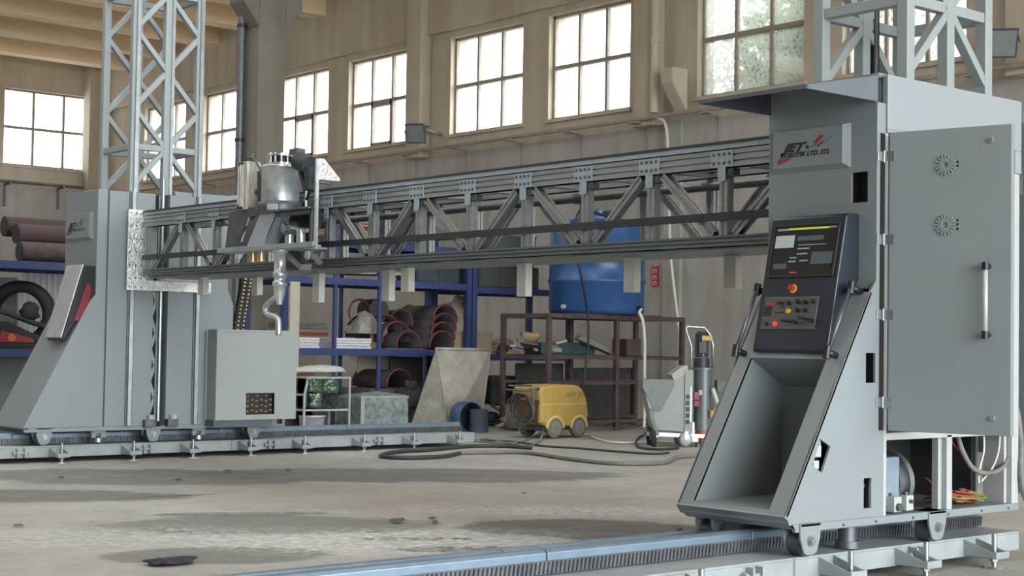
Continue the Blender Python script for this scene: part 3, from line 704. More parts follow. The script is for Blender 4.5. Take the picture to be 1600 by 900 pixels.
B = MB().yz([(5.525,.338),(5.60,.275),(5.66,.275),(5.66,.30),(5.56,.30),(5.54,.345)], NX0, NX1); build(B, 'front_lip', PAINT, nm, bevel=.003)
B = MB().box((NX0,5.62,.272),(NX1,7.45,.30))
B.box((NX1-.02,5.60,.262),(NX1+.002,7.45,.298)); build(B, 'base_plate', PAINT, nm, bevel=.003)
m = MB()
for y in (5.70,5.95,6.20,6.5,6.8,7.1,7.35): m.cyl((NX1+.002,y,.278),(NX1+.006,y,.278),.007,n=6)
build(m, 'rivets', STEEL_D, nm)['kind'] = 'stuff'
# canopy
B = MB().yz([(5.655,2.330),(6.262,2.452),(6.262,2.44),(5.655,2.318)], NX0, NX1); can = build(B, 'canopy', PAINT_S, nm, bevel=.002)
for a, b, mm in ((NX1-.012,NX1,mat('slate_side',(.125,.145,.165),.5)),(NX0,NX0+.012,mat('slate_shaded',(.05,.056,.075),.5))):  # left side coloured darker to stand in for shade under the canopy
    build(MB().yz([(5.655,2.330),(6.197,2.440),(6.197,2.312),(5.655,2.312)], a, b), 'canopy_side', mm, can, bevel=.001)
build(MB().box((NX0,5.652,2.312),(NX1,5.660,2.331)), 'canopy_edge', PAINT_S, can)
# hood over the cabinet, top, rear, inner walls
B = MB().box((NX1-.03,6.262,2.182),(NX1+.012,7.45,2.452)).box((NX1-.03,7.39,2.06),(NX1+.012,7.45,2.182)).box((NX1-.06,6.262,2.165),(NX1+.012,6.44,2.182)); build(B, 'hood', mat('hood_lit_paint',(.30,.33,.35),.42,var=.02,scale=1.5), nm, bevel=.004)  # hood coloured lighter than the body to add to the light on it
B = MB().box((NX0,6.21,2.44),(NX1-.005,7.45,2.455))
for y in (6.35,6.62,6.88,7.13,7.36): B.cyl((NX1-.03,y,2.455),(NX1-.03,y,2.462),.010,n=8)
build(B, 'top_plate', PAINT, nm)
B = MB().box((NX0,6.262,.30),(NX0+.015,7.45,2.44)).box((NX0+.015,7.43,.30),(NX1-.25,7.45,2.44)).box((NX0+.015,6.262,.68),(NX1-.02,6.275,2.44)); build(B, 'rear_shell', PAINT, nm)
B = MB().box((NX0+.016,6.30,.32),(NX0+.03,7.42,.68)).box((NX0+.03,6.263,.302),(NX1-.10,6.268,.67)).box((NX0+.03,6.27,.70),(NX1-.05,7.42,.705)).box((NX1-.40,6.30,.71),(NX1-.39,7.40,2.15)); B.box((NX0+.03,7.40,.302),(NX1-.26,7.425,.67)); build(B, 'shade_lining', DARK, nm)  # dark sheets inside the bays, shade put in as colour
# side frame around the lower bays
B = MB().box((NX1-.045,6.262,.30),(NX1,6.285,2.165)).box((NX1-.07,6.76,.30),(NX1-.03,6.835,.68)).box((NX1-.03,6.79,.30),(NX1,6.838,.68)).box((NX1-.03,7.385,.30),(NX1,7.45,2.06)).box((NX1-.16,7.36,.30),(NX1-.03,7.385,.68)).box((NX1-.03,6.285,.665),(NX1,7.385,.70))
build(B, 'side_frame', WHITE, nm, bevel=.003)
# operator console
cx0, cx1 = -5.15, -4.685
pt, pb = Vector((0,6.095,1.752)), Vector((0,5.950,1.092))
V2 = (pt-pb).normalized(); N2 = Vector((0,-V2.z,V2.y)); LEN = (pt-pb).length
B = MB().yz([(6.20,1.768),(6.11,1.768),(pt.y,pt.z),(pb.y,pb.z),(pb.y+.012,pb.z-.012),(6.16,1.40),(6.20,1.45)], cx0, cx1)
con = build(B, 'control_console', CONSOLE, nm, bevel=.008)
Wc = cx1-cx0
def q2(a, b, d=0): return pb+Vector((cx0+a*Wc,0,0))+V2*(b*LEN)+N2*d
def slab(mb, a0, a1, b0, b1, d0, d1, mi=0): return mb.prism([q2(a0,b0,d0),q2(a1,b0,d0),q2(a1,b1,d0),q2(a0,b1,d0)], N2*(d1-d0), mi)
B = MB()
for (a0,a1,b0,b1) in ((.05,.95,.55,.565),(.05,.95,.94,.955),(.05,.075,.565,.94),(.925,.95,.565,.94)): slab(B,a0,a1,b0,b1,-.002,.010)
build(B, 'screen_bezel', BLACK, con, bevel=.002)
B = MB(); slab(B,.075,.925,.565,.94,-.004,.003); build(B, 'screen', SCREEN, con)
def lit(name, c, k, rects):
    mm = emit('screen_'+name, c, k)
    for r in rects: build(slab(MB(), *r, .0035, .0042), name, mm, con)
lit('status_bar', (.45,.48,.05), .55, [(.26,.80,.915,.93)]); lit('title_bar', (.20,.20,.21), .6, [(.11,.26,.912,.928),(.80,.90,.918,.93)])
lit('list_panel', (.24,.27,.28), .8, [(.10,.36,.78,.875)])
lit('text_row', (.18,.22,.24), .7, [(.42,.58,.765,.775),(.42,.56,.725,.735),(.47,.58,.672,.682),(.32,.42,.668,.678),(.42,.80,.795,.80)])
lit('green_field', (.10,.35,.12), .7, [(.33,.42,.698,.706)]); lit('red_field', (.50,.04,.07), .6, [(.35,.45,.585,.593)])
lit('table_row', (.05,.065,.075), .6, [(.40,.75,.83,.865),(.12,.30,.62,.66),(.62,.90,.65,.74)])
c = q2(.44,.467,0); B = MB().cyl(c, c+N2*.004, .022, n=20); es = build(B, 'emergency_stop', mat('stop_yellow',(.75,.55,.02),.4), con)
build(MB().cyl(c+N2*.004, c+N2*.02, .012, n=16).cyl(c+N2*.02, c+N2*.028, .017, .015, n=20), 'stop_button', mat('stop_red',(.5,.025,.02),.4), es)
B = MB(); slab(B,.07,.80,.16,.405,-.002,.004); bp_ = build(B, 'button_plate', mat('plate_grey',(.13,.13,.125),.35,.5,var=.06), con, bevel=.002)
def btn(name, m, a, b, r=.010, h=.010, knob=False):
    c = q2(a,b,.004); k = MB().cyl(c, c+N2*h, r, r*.9, n=14)
    if knob: k.bar(c+N2*h-V2*r*1.1, c+N2*h+V2*r*1.1, r*.5, .010, up=N2)
    build(k, name, m, bp_)
redk = emit('lit_red', (.85,.03,.05), .9)
btn('red_lamp', redk, .275,.20,.012); btn('push_button', BLACK, .155,.20,.011)
btn('yellow_button', mat('button_yellow',(.75,.50,.02),.4), .43,.295,.013)
for a, b in ((.42,.355),(.54,.365),(.64,.36),(.74,.365),(.55,.30),(.66,.30)): btn('selector_knob', BLACK, a, b, .010, .012, True)
for a0,a1,b0,b1 in ((.12,.20,.34,.365),): 
    m = MB(); slab(m,a0,a1,b0,b1,.004,.007); build(m, 'red_display', emit('display_red',(.35,.01,.02),.5), bp_)
m = MB()
for b in (.26,.28,.30,.32): slab(m,.09,.19,b,b+.012,.004,.008)
for a0,a1,b0,b1 in ((.26,.35,.345,.37),(.30,.36,.325,.335),(.25,.36,.285,.29)): slab(m,a0,a1,b0,b1,.004,.007)
build(m, 'switch_block', BLACK, bp_)
for (p0, p1) in ((q2(.40,.225,.004),q2(.58,.205,.03)),(q2(.62,.245,.004),q2(.80,.215,.03))):
    build(MB().tube([p0,p0+N2*.025,p1],.008,n=8).cyl(p1-N2*.006,p1+N2*.008,.011,n=10), 'joystick', BLACK, bp_)
# tubular handles on both sides of the console
for x in (-4.635, -5.205):
    top = Vector((x,6.142 if x > -5 else 6.12,1.385)); bot = Vector((x,5.952,1.075)); t2, b2 = top+N2*.075, bot+N2*.065
    h = build(MB().tube([t2+V2*.02,b2-V2*.02],.011,n=10), 'grab_handle', STEEL_D, nm)
    for a, b in ((top,t2),(bot,b2)):
        build(MB().tube([a-N2*.005,a+N2*.03,b],.017,n=10).cyl(b-V2*.03,b+V2*.03,.018,n=10), 'handle_end', BLACK, h)
# swung-open cabinet door
hx, hy = -4.556, 6.232; ex, ey = -3.958, 6.372
du = Vector((ex-hx,ey-hy,0)); DW = du.length; du.normalize(); dn = Vector((du.y,-du.x,0))       # dn faces the viewer side
hp = Vector((hx,hy,0)); DZ0, DZ1 = .715, 2.160
def dq(a, z, d=0): return hp+du*a+Vector((0,0,z))+dn*d
B = MB().prism([dq(.018,DZ0),dq(DW,DZ0),dq(DW,DZ1),dq(.018,DZ1)], -dn*.022)
B.prism([dq(DW-.02,DZ0,-.022),dq(DW,DZ0,-.022),dq(DW,DZ1,-.022),dq(DW-.02,DZ1,-.022)], -dn*.02)
door = build(B, 'cabinet_door', PAINT, nm, bevel=.003)
for zc in (1.985, 1.70):
    v = MB(); c = (.30, zc)
    for k in range(16):
        a = k*math.pi/8; r0, r1 = .014, .050
        p0 = dq(c[0]+r0*math.cos(a), c[1]+r0*math.sin(a), .002); p1 = dq(c[0]+r1*math.cos(a), c[1]+r1*math.sin(a), .002)
        v.bar(p0, p1, .009, .016, up=dn)
    build(v, 'vent_louvre', PAINT, door, bevel=.002)['kind'] = 'stuff'
    v = MB()
    for dz in ((.012,-.006) if zc > 1.9 else (.022,.002,-.02)): v.cyl(dq(.358,zc+dz,.0),dq(.358,zc+dz,.001),.006,n=10)
    build(v, 'vent_hole', BLACK, door)['kind'] = 'stuff'
for a, zc in ((.515,2.09),(.528,.795)):
    build(MB().cyl(dq(a,zc,0),dq(a,zc,.010),.016,.013,n=18).bar(dq(a-.008,zc,.011),dq(a+.008,zc,.011),.004,.003,up=dn), 'door_lock', CHROME, door)
dh = build(MB().tube([dq(.508,1.50,.045),dq(.508,1.18,.045)],.012,n=12), 'door_handle', mat('satin_tube',(.52,.53,.54),.35,.2,var=.03), door)
hm = MB()
for z in (1.50,1.18): hm.cyl(dq(.508,z-.018,.045),dq(.508,z+.018,.045),.016,n=12).cyl(dq(.508,z,.0),dq(.508,z,.045),.014,n=10)
build(hm, 'handle_mount', BLACK, door)
for z in (2.045,1.64,1.275,.85):
    build(MB().cyl((NX1+.012,6.235,z-.028),(NX1+.012,6.235,z+.028),.008,n=10).box((NX1-.0,6.195,z-.024),(NX1+.006,6.232,z+.024)).prism([dq(.004,z-.024,.004),dq(.045,z-.024,.004),dq(.045,z+.024,.004),dq(.004,z+.024,.004)],-dn*.004), 'hinge', STEEL, nm, bevel=.001)
build(MB().box((NX1-.004,6.220,DZ0),(NX1+.004,6.252,DZ1)), 'hinge_gap', BLACK, nm)
# things in the lower bays (fixed to the machine)
y0 = 6.275
B = MB().box((NX1-.33,y0,.335),(NX1-.06,y0+.20,.575)); mo = build(B, 'gear_motor', MOTOR, nm, bevel=.006)
build(MB().cyl((NX1-.20,y0+.20,.44),(NX1-.20,y0+.235,.44),.145,n=28), 'flange', STEEL_D, mo, bevel=.004)
build(MB().cyl((NX1-.20,y0+.235,.44),(NX1-.20,y0+.265,.44),.125,n=28).cyl((NX1-.20,y0+.265,.44),(NX1-.20,y0+.30,.44),.16,n=32), 'motor_ring', STEEL, mo, bevel=.006)
build(MB().bar((NX1-.28,6.60,.535),(NX1-.28,6.80,.535),.05,.02), 'inner_shelf', PAINT, nm)
for y, dx in ((6.395,.02),(6.515,.005)):
    o = build(MB().box((NX1-.08+dx,y-.03,.31),(NX1-.02+dx-.01,y+.03,.385)), 'mount_block', WHITE, nm, bevel=.003)
    build(MB().cyl((NX1-.03+dx,y,.335 if y < 6.45 else .355),(NX1-.015+dx,y,.335 if y < 6.45 else .355),.020 if y < 6.45 else .010,n=8).cyl((NX1-.05,y,.385),(NX1-.05,y,.40),.010,n=6), 'mount_bolt', STEEL_D, o)
build(MB().cyl((NX1-.05,6.40,.33),(NX1-.05,6.52,.33),.008,n=8), 'tie_rod', STEEL, nm)
# wiring
rr = random.Random(5)
cgrn, cred = mat('earth_wire',(.12,.20,.03),.5,c2=(.25,.26,.04)), mat('red_wire',(.32,.055,.035),.5)
wb_ = thing('wire_bundle', (NX1-.12, 7.0, .30), 'tangle of red and yellow-green wires lying in the open bay', 'wires')
for k in range(14):
    b0 = .31+rr.uniform(0,.10); p = [(NX1-.10+rr.uniform(-.06,.03),6.80+rr.uniform(0,.02),b0+rr.uniform(0,.06)),(NX1-.09+rr.uniform(-.07,.05),6.95+rr.uniform(-.05,.05),.315+rr.uniform(.01,.06)),(NX1-.08+rr.uniform(-.07,.05),7.12+rr.uniform(-.05,.06),.312+rr.uniform(0,.04)),(NX1-.10+rr.uniform(-.06,.03),7.26+rr.uniform(-.08,.05),.325+rr.uniform(0,.03)),(NX1-.14+rr.uniform(-.06,.02),7.15+rr.uniform(-.1,.05),.33+rr.uniform(0,.05))]
    build(MB().tube(p,.006,n=6,spline=5), 'red_wire' if k % 2 else 'green_wire', cred if k % 2 else cgrn, wb_)
for pts, r, m in (([(NX1-.10,7.03,.69),(NX1-.09,7.05,.60),(NX1-.07,7.13,.49),(NX1-.04,7.24,.465),(NX1-.03,7.36,.50),(NX1-.02,7.44,.62)],.014,HOSE),([(NX1-.08,7.24,.69),(NX1-.08,7.245,.58),(NX1-.08,7.20,.47),(NX1-.07,7.185,.41)],.006,PVC),([(NX1-.14,6.95,.69),(NX1-.12,7.05,.60),(NX1-.10,7.12,.52),(NX1-.08,7.25,.47)],.005,cred),([(NX1-.06,7.19,.42),(NX1-.05,7.28,.49),(NX1-.045,7.33,.58),(NX1-.05,7.35,.69)],.005,PVC)):
    build(MB().tube(pts,r,n=8,spline=6), 'loose_cable', m, nm)
# rear cable duct and flexible conduit to the floor
build(MB().box((NX1-.12,7.455,1.95),(NX1-.02,7.52,2.10)).box((NX1-.10,7.46,.75),(NX1-.03,7.51,1.95)), 'cable_duct', STEEL_D, nm, bevel=.004)
build(MB().box((NX1-.30,7.53,.55),(NX1+.01,7.545,2.35)), 'rear_cover', PAINT, nm)
for z in (1.0,1.25,1.55,1.80): build(MB().box((NX1-.105,7.452,z),(NX1-.02,7.47,z+.05)), 'duct_clip', BLACK, nm)
build(MB().tube([(NX1-.02,7.46,.80),(NX1+.0,7.47,.62),(NX1+.01,7.455,.45),(NX1+.03,7.48,.32),(NX1+.08,7.56,.18),(NX1+.12,7.66,.03),(NX1+.16,7.8,.02)],.018,n=10,spline=6), 'flexible_conduit', HOSE, nm)
build(MB().box((NX1-.10,7.56,.34),(NX1-.06,7.74,.62)).cyl((NX1-.06,7.62,.45),(NX1-.05,7.62,.45),.012,n=8), 'rear_bracket', STEEL, nm)
for y in (5.70, 6.70): wheel(nm, NX1+.01, y); wheel(nm, NX0+.13, y+.02)
build(MB().box((NX0+.10,5.72,.20),(NX0+.24,5.88,.272)), 'drive_box', PAINT, nm, bevel=.004)
m = MB().cyl((NX1-.09,6.10,.17),(NX1-.09,6.10,.272),.045,n=16).cyl((NX1-.09,6.10,.15),(NX1-.09,6.10,.185),.06,n=20); build(m, 'guide_roller', STEEL_D, nm)
lattice(nm, -4.645, -5.245, 6.525, 7.29, 2.455, 4.2, 0)
build(MB().cyl((-5.20,7.0,2.46),(-5.20,7.0,4.2),.028,n=12), 'lead_screw', BLACK, nm)
logo(nm, -5.235, 6.195, 2.0, .86)

# ------------------------------------------------------------------ truss beam between the machines
BX0, BX1 = -13.02, -5.28
bm_ = thing('truss_beam', (-9.15, 6.9, 1.68), 'long aluminium truss beam spanning between the two grey machines', 'beam')
def slot_bar(p, q, w, h, up=(0,0,1)):
    p, q = Vector(p), Vector(q); m = MB(); m.bar(p, q, w-.012, h-.012, up=up)
    d = (q-p).normalized(); u = Vector(up)
    if abs(d.dot(u)) > .97: u = Vector((1,0,0))
    a = d.cross(u).normalized(); u = a.cross(d)
    for s1 in (-1,1):
        for s2 in (-1,1): o_ = a*s1*(w/2-w*.18)+u*s2*(h/2-h*.18); m.bar(p+o_, q+o_, w*.36, h*.36, up=up)
    return m
YF, YK = 6.60, 7.20
def chord(y0, z0, z1, n, m_):
    m = MB().box((BX0,y0+.012,z0+.006),(BX1,y0+.068,z1-.006)); h = (z1-z0)/n
    for i in range(n): m.box((BX0,y0-.002,z0+i*h+.006),(BX1,y0+.082,z0+(i+1)*h-.006))
    return m
build(chord(YF,2.125,2.235,3,0), 'upper_chord', ALU, bm_)
m = MB().box((BX0,YF-.012,2.235),(BX1,YF+.085,2.268)); x = BX0+.1
while x < BX1: m.cyl((x,YF-.012,2.252),(x,YF-.014,2.252),.009,n=8); x += .145
build(m, 'top_rail_plate', ALU_P, bm_)
build(MB().box((BX0,YF-.018,2.262),(BX1,YF+.02,2.278)), 'top_linear_rail', RAILD, bm_)
build(chord(YK-.08,2.15,2.26,3,0), 'upper_chord', ALU, bm_)
m = MB().cyl((BX0+1.2,YK-.14,2.09),(BX1,YK-.14,2.09),.027,n=14).cyl((-7.68,YK-.14,2.09),(-7.58,YK-.14,2.09),.036,n=14); build(m, 'conduit_pipe', STEEL_D, bm_)
build(chord(YF,1.675,1.748,3,0), 'lower_chord', ALU_D, bm_); build(chord(YK-.08,1.675,1.748,3,0), 'lower_chord', ALU_D, bm_)
m = MB().box((BX0,YF-.016,1.828),(BX1,YF+.012,1.872)); x = BX0+.1
while x < BX1: m.cyl((x,YF-.016,1.850),(x,YF-.0175,1.850),.008,n=8); x += .145
build(m, 'lower_linear_rail', RAILD, bm_)
build(MB().box((BX0,YF+.02,1.664),(BX1,YK-.02,1.672)), 'bottom_tray', ALU_D, bm_)
VX = [-12.33+.58*i for i in range(13)]
for i, x in enumerate(VX):
    if x > BX1: break
    for y, zt_ in ((YF+.04,2.125),(YK-.04,2.15)):
        o = build(slot_bar((x,y,1.745),(x,y,zt_),.055,.06), 'vertical_strut', ALU, bm_)
        if y < 7:
            g = MB().box((x-.085,YF-.006,2.130),(x+.085,YF,2.228)).box((x-.03,YF-.006,2.05),(x+.03,YF,2.13)); go = build(g, 'joint_plate', ALU_P, o, bevel=.002)
            g = MB()
            for a in (-.06,-.02,.02,.06):
                for z in (2.155,2.205): g.cyl((x+a,YF-.006,z),(x+a,YF-.010,z),.010,n=8)
            build(g, 'plate_bolts', STEEL_D, o)['kind'] = 'stuff'
        build(MB().box((x+.03,y-.03,2.08),(x+.075,y+.03,2.125)).cyl((x+.052,y-.03,2.10),(x+.052,y-.036,2.10),.012,n=8), 'corner_bracket', STEEL_D, o, bevel=.003)
    build(slot_bar((x,YF+.08,1.71),(x,YK-.08,1.71),.05,.05), 'cross_member', ALU, bm_)
    build(slot_bar((x,YF+.08,2.18),(x,YK-.08,2.18),.05,.05), 'cross_member', ALU, bm_)
    if i % 2 == 0:
        for s_ in (-1,1):
            xe = x+s_*.50
            if xe < BX0+.02 or xe > BX1: xe = max(BX0+.1, min(BX1-.02, xe))
            build(slot_bar((x+s_*.09,YF+.04,2.12),(xe,YF+.04,1.75),.05,.055,up=(0,1,0)), 'diagonal_strut', ALU, bm_)
    else:
        for s_ in (-1,1):
            xe = x+s_*.50
            if xe > BX1: continue
            build(slot_bar((x+s_*.09,YK-.04,2.14),(xe,YK-.04,1.75),.045,.05,up=(0,1,0)), 'diagonal_strut', ALU, bm_)
for x in (BX0+.03, BX0+.10): build(slot_bar((x,YF+.04,1.745),(x,YF+.04,2.125),.05,.06), 'end_post', ALU, bm_)
build(slot_bar((BX1-.03,YF+.04,1.745),(BX1-.03,YF+.04,2.125),.05,.06), 'end_post', ALU, bm_)
# chequer plate bracket on the far machine
B = MB().box((-13.112,6.478,1.55),(-13.095,6.665,2.292)).box((-13.112,6.665,1.55),(-13.095,7.345,1.645)); pl = build(B, 'chequer_bracket', CHEQ, bm_, bevel=.002)
m = MB()
for y in (6.50,6.56,6.62):
    for z in (1.58,1.66,1.78,1.90,2.02,2.14,2.26): m.cyl((-13.095,y,z),(-13.090,y,z),.008,n=6)
build(m, 'bracket_bolts', STEEL_D, pl)['kind'] = 'stuff'
build(MB().box((-13.094,6.655,1.66),(-13.03,6.667,2.25)), 'edge_plate', GALV, pl)
build(MB().box((-13.10,6.80,1.648),(-12.99,7.25,1.672)), 'beam_seat', CHEQ, pl)
# pale rectangular stubs under the beam
for px, w_, y_, h_ in ((499,14,7.0,.24),(608,14,7.0,.24),(638,16,6.85,.18),(820,16,6.95,.23),(988,17,6.9,.22),(1145,15,7.1,.20),(403,15,7.1,.16),(319,18,6.85,.16)):
    x = U(px,395,y=y_).x; ww = .095
    build(MB().box((x-ww/2,y_-.03,1.664-h_),(x+ww/2,y_+.03,1.664)), 'hanging_stub', PVC, bm_, bevel=.003)
# ------------------------------------------------------------------ print carriage on the beam
ca = thing('print_carriage', (-10.4, 6.3, 1.8), 'galvanised print head carriage with drum and curved nozzle, on the beam', 'carriage')
YA, YC = 6.20, 6.575; X0, X1 = U(341,390,y=6.2).x, U(491,390,y=6.2).x
CST = mat('carriage_steel',(.38,.42,.45),.42,.5,var=.15)
B = MB().box((X0,YA-.01,1.795),(X1-.8,YA+.16,1.812)).box((X1-.8,YA-.01,1.795),(X1-.22,YA+.26,1.812)).box((X1-.22,YA-.01,1.795),(X1,YA+.06,1.812)).box((X0,YA-.012,1.795),(X1,YA+.004,1.835)); build(B, 'base_ledge', CST, ca, bevel=.003)
B = MB().holed([(X0,1.84),(X0+.61,1.84),(X0+.61,2.14),(X0+.24,2.15),(X0+.06,2.12)], [[(X0+.22,1.88),(X0+.27,1.88),(X0+.36,2.04),(X0+.47,2.05),(X0+.45,2.075),(X0+.33,2.07)]], (0,6.26,0), (1,0,0), (0,0,1), (0,.012,0)); build(B, 'side_plate', STEEL_D, ca, bevel=.002)
B = MB().box((X0+.10,6.50,1.82),(X1-.46,6.52,2.08)); build(B, 'back_plate', mat('carriage_dark',(.045,.05,.055),.5,.3), ca)
bq = [U(407,331,y=YA),U(430,331,y=YA),U(433,337,y=YA),U(411,388,y=YA),U(384,388,y=YA)]
B = MB().prism(bq, (0,.025,0)).prism([bq[1],bq[2],bq[3],bq[3]-Vector((.012,0,0))], (0,.12,0)); build(B, 'front_bracket', mat('bracket_steel',(.46,.51,.54),.45,.4), ca, bevel=.006)
B = MB().prism([(X1-.78,6.16,2.075),(X1-.03,6.16,2.075),(X1-.03,6.22,2.075),(X1-.42,6.50,2.075),(X1-.78,6.50,2.075)],(0,0,.015)).box((X1-.07,YA,1.812),(X1-.04,YA+.03,2.08)).box((X1-.56,YA,2.04),(X1-.05,YA+.012,2.076)); build(B, 'deck_frame', STEEL_D, ca, bevel=.003)
B = MB().box((X1-.012,6.20,1.78),(X1+.008,6.225,2.44)); build(B, 'edge_plate', GALV, ca)
B = MB().yz([(6.225,2.445),(6.225,2.29),(6.41,2.29),(6.41,2.31),(6.27,2.445)], X1-.01, X1+.005); build(B, 'chequer_gusset', CHEQ, ca, bevel=.002)
B = MB().box((X1-.04,6.24,2.262),(X1,6.33,2.288)); build(B, 'slide_block', STEEL_D, ca, bevel=.004)
for zz in (1.852, 2.262): build(MB().box((X0+.35,6.50,zz-.02),(X0+.55,6.583,zz+.012)), 'bearing_block', STEEL_D, ca)
dc = U(438,300,y=6.34); dcx, dcy = dc.x, 6.34
B = MB().lathe([(0,2.085),(.178,2.085),(.182,2.10),(.182,2.15),(.165,2.17),(0,2.17)], (dcx,dcy,0), n=36); build(B, 'drum_base', STEEL_D, ca, bevel=.003)
B = MB().lathe([(0,2.165),(.146,2.165),(.148,2.18),(.148,2.43),(.156,2.435),(.156,2.447),(.14,2.455),(0,2.455)], (dcx,dcy,0), n=40); build(B, 'drum', GALV, ca)
build(MB().bar((dcx+.08,dcy-.165,2.12),(dcx+.13,dcy-.10,2.12),.05,.05), 'drain_tap', STEEL, ca, bevel=.004)
B = MB().cyl((dcx,dcy,2.455),(dcx,dcy,2.475),.105,n=28).cyl((dcx,dcy,2.525),(dcx,dcy,2.54),.105,n=28)
for k in range(12): a = k*2*math.pi/12; B.cyl((dcx+.092*math.cos(a),dcy+.092*math.sin(a),2.465),(dcx+.092*math.cos(a),dcy+.092*math.sin(a),2.55),.010,n=6)
B.tube([(dcx-.12,dcy-.04,2.46),(dcx-.13,dcy-.04,2.53),(dcx-.09,dcy-.03,2.55)],.012,n=8)
build(B, 'drum_flange', CHROME, ca); build(MB().cyl((dcx,dcy,2.47),(dcx,dcy,2.53),.082,n=24), 'flange_core', BLACK, ca)
Q = lambda px, py: U(px, py, y=6.30)
B = MB().cyl(Q(467,252),Q(484,258),.072,.066,n=20).cyl(Q(484,296),Q(484,262),.040,n=16).cyl(Q(478,300),Q(470,268),.022,n=12); mo = build(B, 'mixer_motor', mat('motor_dark',(.05,.058,.065),.45,.3,var=.3), ca, bevel=.004)
q = Q(465,237); build(MB().box((q.x-.06,6.26,q.z-.022),(q.x+.05,6.34,q.z+.022)), 'terminal_box', mat('box_brown',(.12,.095,.09),.6), mo, bevel=.006)
build(MB().tube([Q(478,262),Q(486,285),Q(482,305),Q(472,322)],.010,n=8,spline=5), 'motor_cable', BLACK, mo)
build(MB().cyl(Q(478,326),Q(478,298),.011,n=12).cyl(Q(478,300),Q(478,297),.018,n=12), 'guide_rod', CHROME, ca)
c0 = U(385,325,y=6.24); bxl, bxr, byb = c0.x-.15, c0.x, 6.36
zlo, zhi = U(385,327,y=6.24).z, U(385,252,y=6.24).z
B = MB().box((bxl,6.24,zlo),(bxr,byb,zhi))
for q in (.012,.045,.075): B.box((bxl+q,6.234,zlo+.02),(bxl+q+.016,6.24,zhi-.02))
B.box((bxr,6.25,zlo+.02),(bxr+.006,6.275,zhi-.02))
bx = build(B, 'control_box', mat('scuffed_alu',(.60,.58,.52),.4,.45,var=.35,scale=9,stretch=(3,3,.6)), ca, bevel=.010)
B = MB().add([(bxl+.02,6.2325,zhi-.004),(bxl+.10,6.2325,zhi-.004),(bxl+.085,6.2325,zhi-.03),(bxl+.055,6.2325,zhi-.015),(bxl+.03,6.2325,zhi-.035)],[(0,1,2,3,4)]).add([(bxl+.01,6.2325,zlo+.004),(bxl+.10,6.2325,zlo+.004),(bxl+.09,6.2325,zlo+.03),(bxl+.05,6.2325,zlo+.02),(bxl+.025,6.2325,zlo+.05)],[(0,1,2,3,4)])
build(B, 'black_stain', BLACK, bx)
bcx = (bxl+bxr)/2
build(MB().cyl((bcx,6.30,zhi),(bcx,6.30,zhi+.035),.03,n=12).cyl((bcx+.05,6.30,zhi),(bcx+.05,6.30,zhi+.07),.008,n=8).tube([(bcx+.02,6.28,zhi+.03),(bcx+.10,6.28,zhi+.02),Q(409,272),Q(407,300),Q(404,325)],.008,n=8,spline=5), 'box_fittings', STEEL_D, bx)
build(MB().cyl(Q(406,322),Q(406,268),.022,n=10).cyl(Q(405,300),Q(402,300),.03,n=10).cyl(Q(411,318),Q(411,280),.014,n=8), 'valve_stack', STEEL_D, ca)
gz = U(442,356,y=6.22)
B = MB().cyl((gz.x,6.24,gz.z),(gz.x,6.32,gz.z),.058,n=26).cyl((gz.x,6.22,gz.z),(gz.x,6.24,gz.z),.035,n=18).cyl((gz.x,6.212,gz.z),(gz.x,6.22,gz.z),.014,n=8); gb = build(B, 'gearbox', STEEL, ca, bevel=.004)
m = MB()
for k in range(10): a = k*2*math.pi/10; m.cyl((gz.x+.047*math.cos(a),6.233,gz.z+.047*math.sin(a)),(gz.x+.047*math.cos(a),6.242,gz.z+.047*math.sin(a)),.006,n=6)
build(m, 'gearbox_bolts', STEEL_D, gb)['kind'] = 'stuff'
build(MB().cyl((gz.x,6.28,1.812),(gz.x,6.28,gz.z-.04),.035,n=18).cyl(Q(470,380),Q(470,358),.034,n=16).cyl(Q(462,357),Q(480,360),.018,n=12).cyl(Q(456,358),Q(459,354),.02,n=12), 'pump', GALV, ca, bevel=.003)
nc = U(438,400,y=6.28); NX, NY = nc.x, 6.28
nz = MB().lathe([(.062,1.795),(.062,1.775),(.047,1.77),(.047,1.63),(.055,1.625),(.055,1.59),(.044,1.585),(.044,1.56),(.056,1.555),(.056,1.525),(.048,1.52),(.045,1.47),(.024,1.40),(.022,1.38)], (NX,NY,0), n=28); no = build(nz, 'nozzle_body', GALV, ca)
W_ = lambda px, py: U(px, py, y=NY)
pp = [(NX,NY,1.40),W_(434,464),W_(424,470),W_(416,478),W_(415,486),W_(421,492),W_(431,495),W_(435,502),W_(435,524)]
build(MB().tube(pp,.023,n=14,spline=6), 'curved_nozzle', GALV, ca)
build(MB().bar(U(455,396,y=6.45),U(478,418,y=6.45),.10,.05), 'slanted_brace', STEEL, ca, bevel=.003); build(MB().bar(U(490,398,y=6.28),U(500,412,y=6.30),.05,.03), 'slanted_brace', STEEL, ca, bevel=.003)
for px in (395,408): q = U(px,402,y=6.30); build(MB().cyl((q.x,6.30,1.795),(q.x,6.30,1.72),.035,n=18), 'guide_pulley', BRASS, ca, bevel=.003)

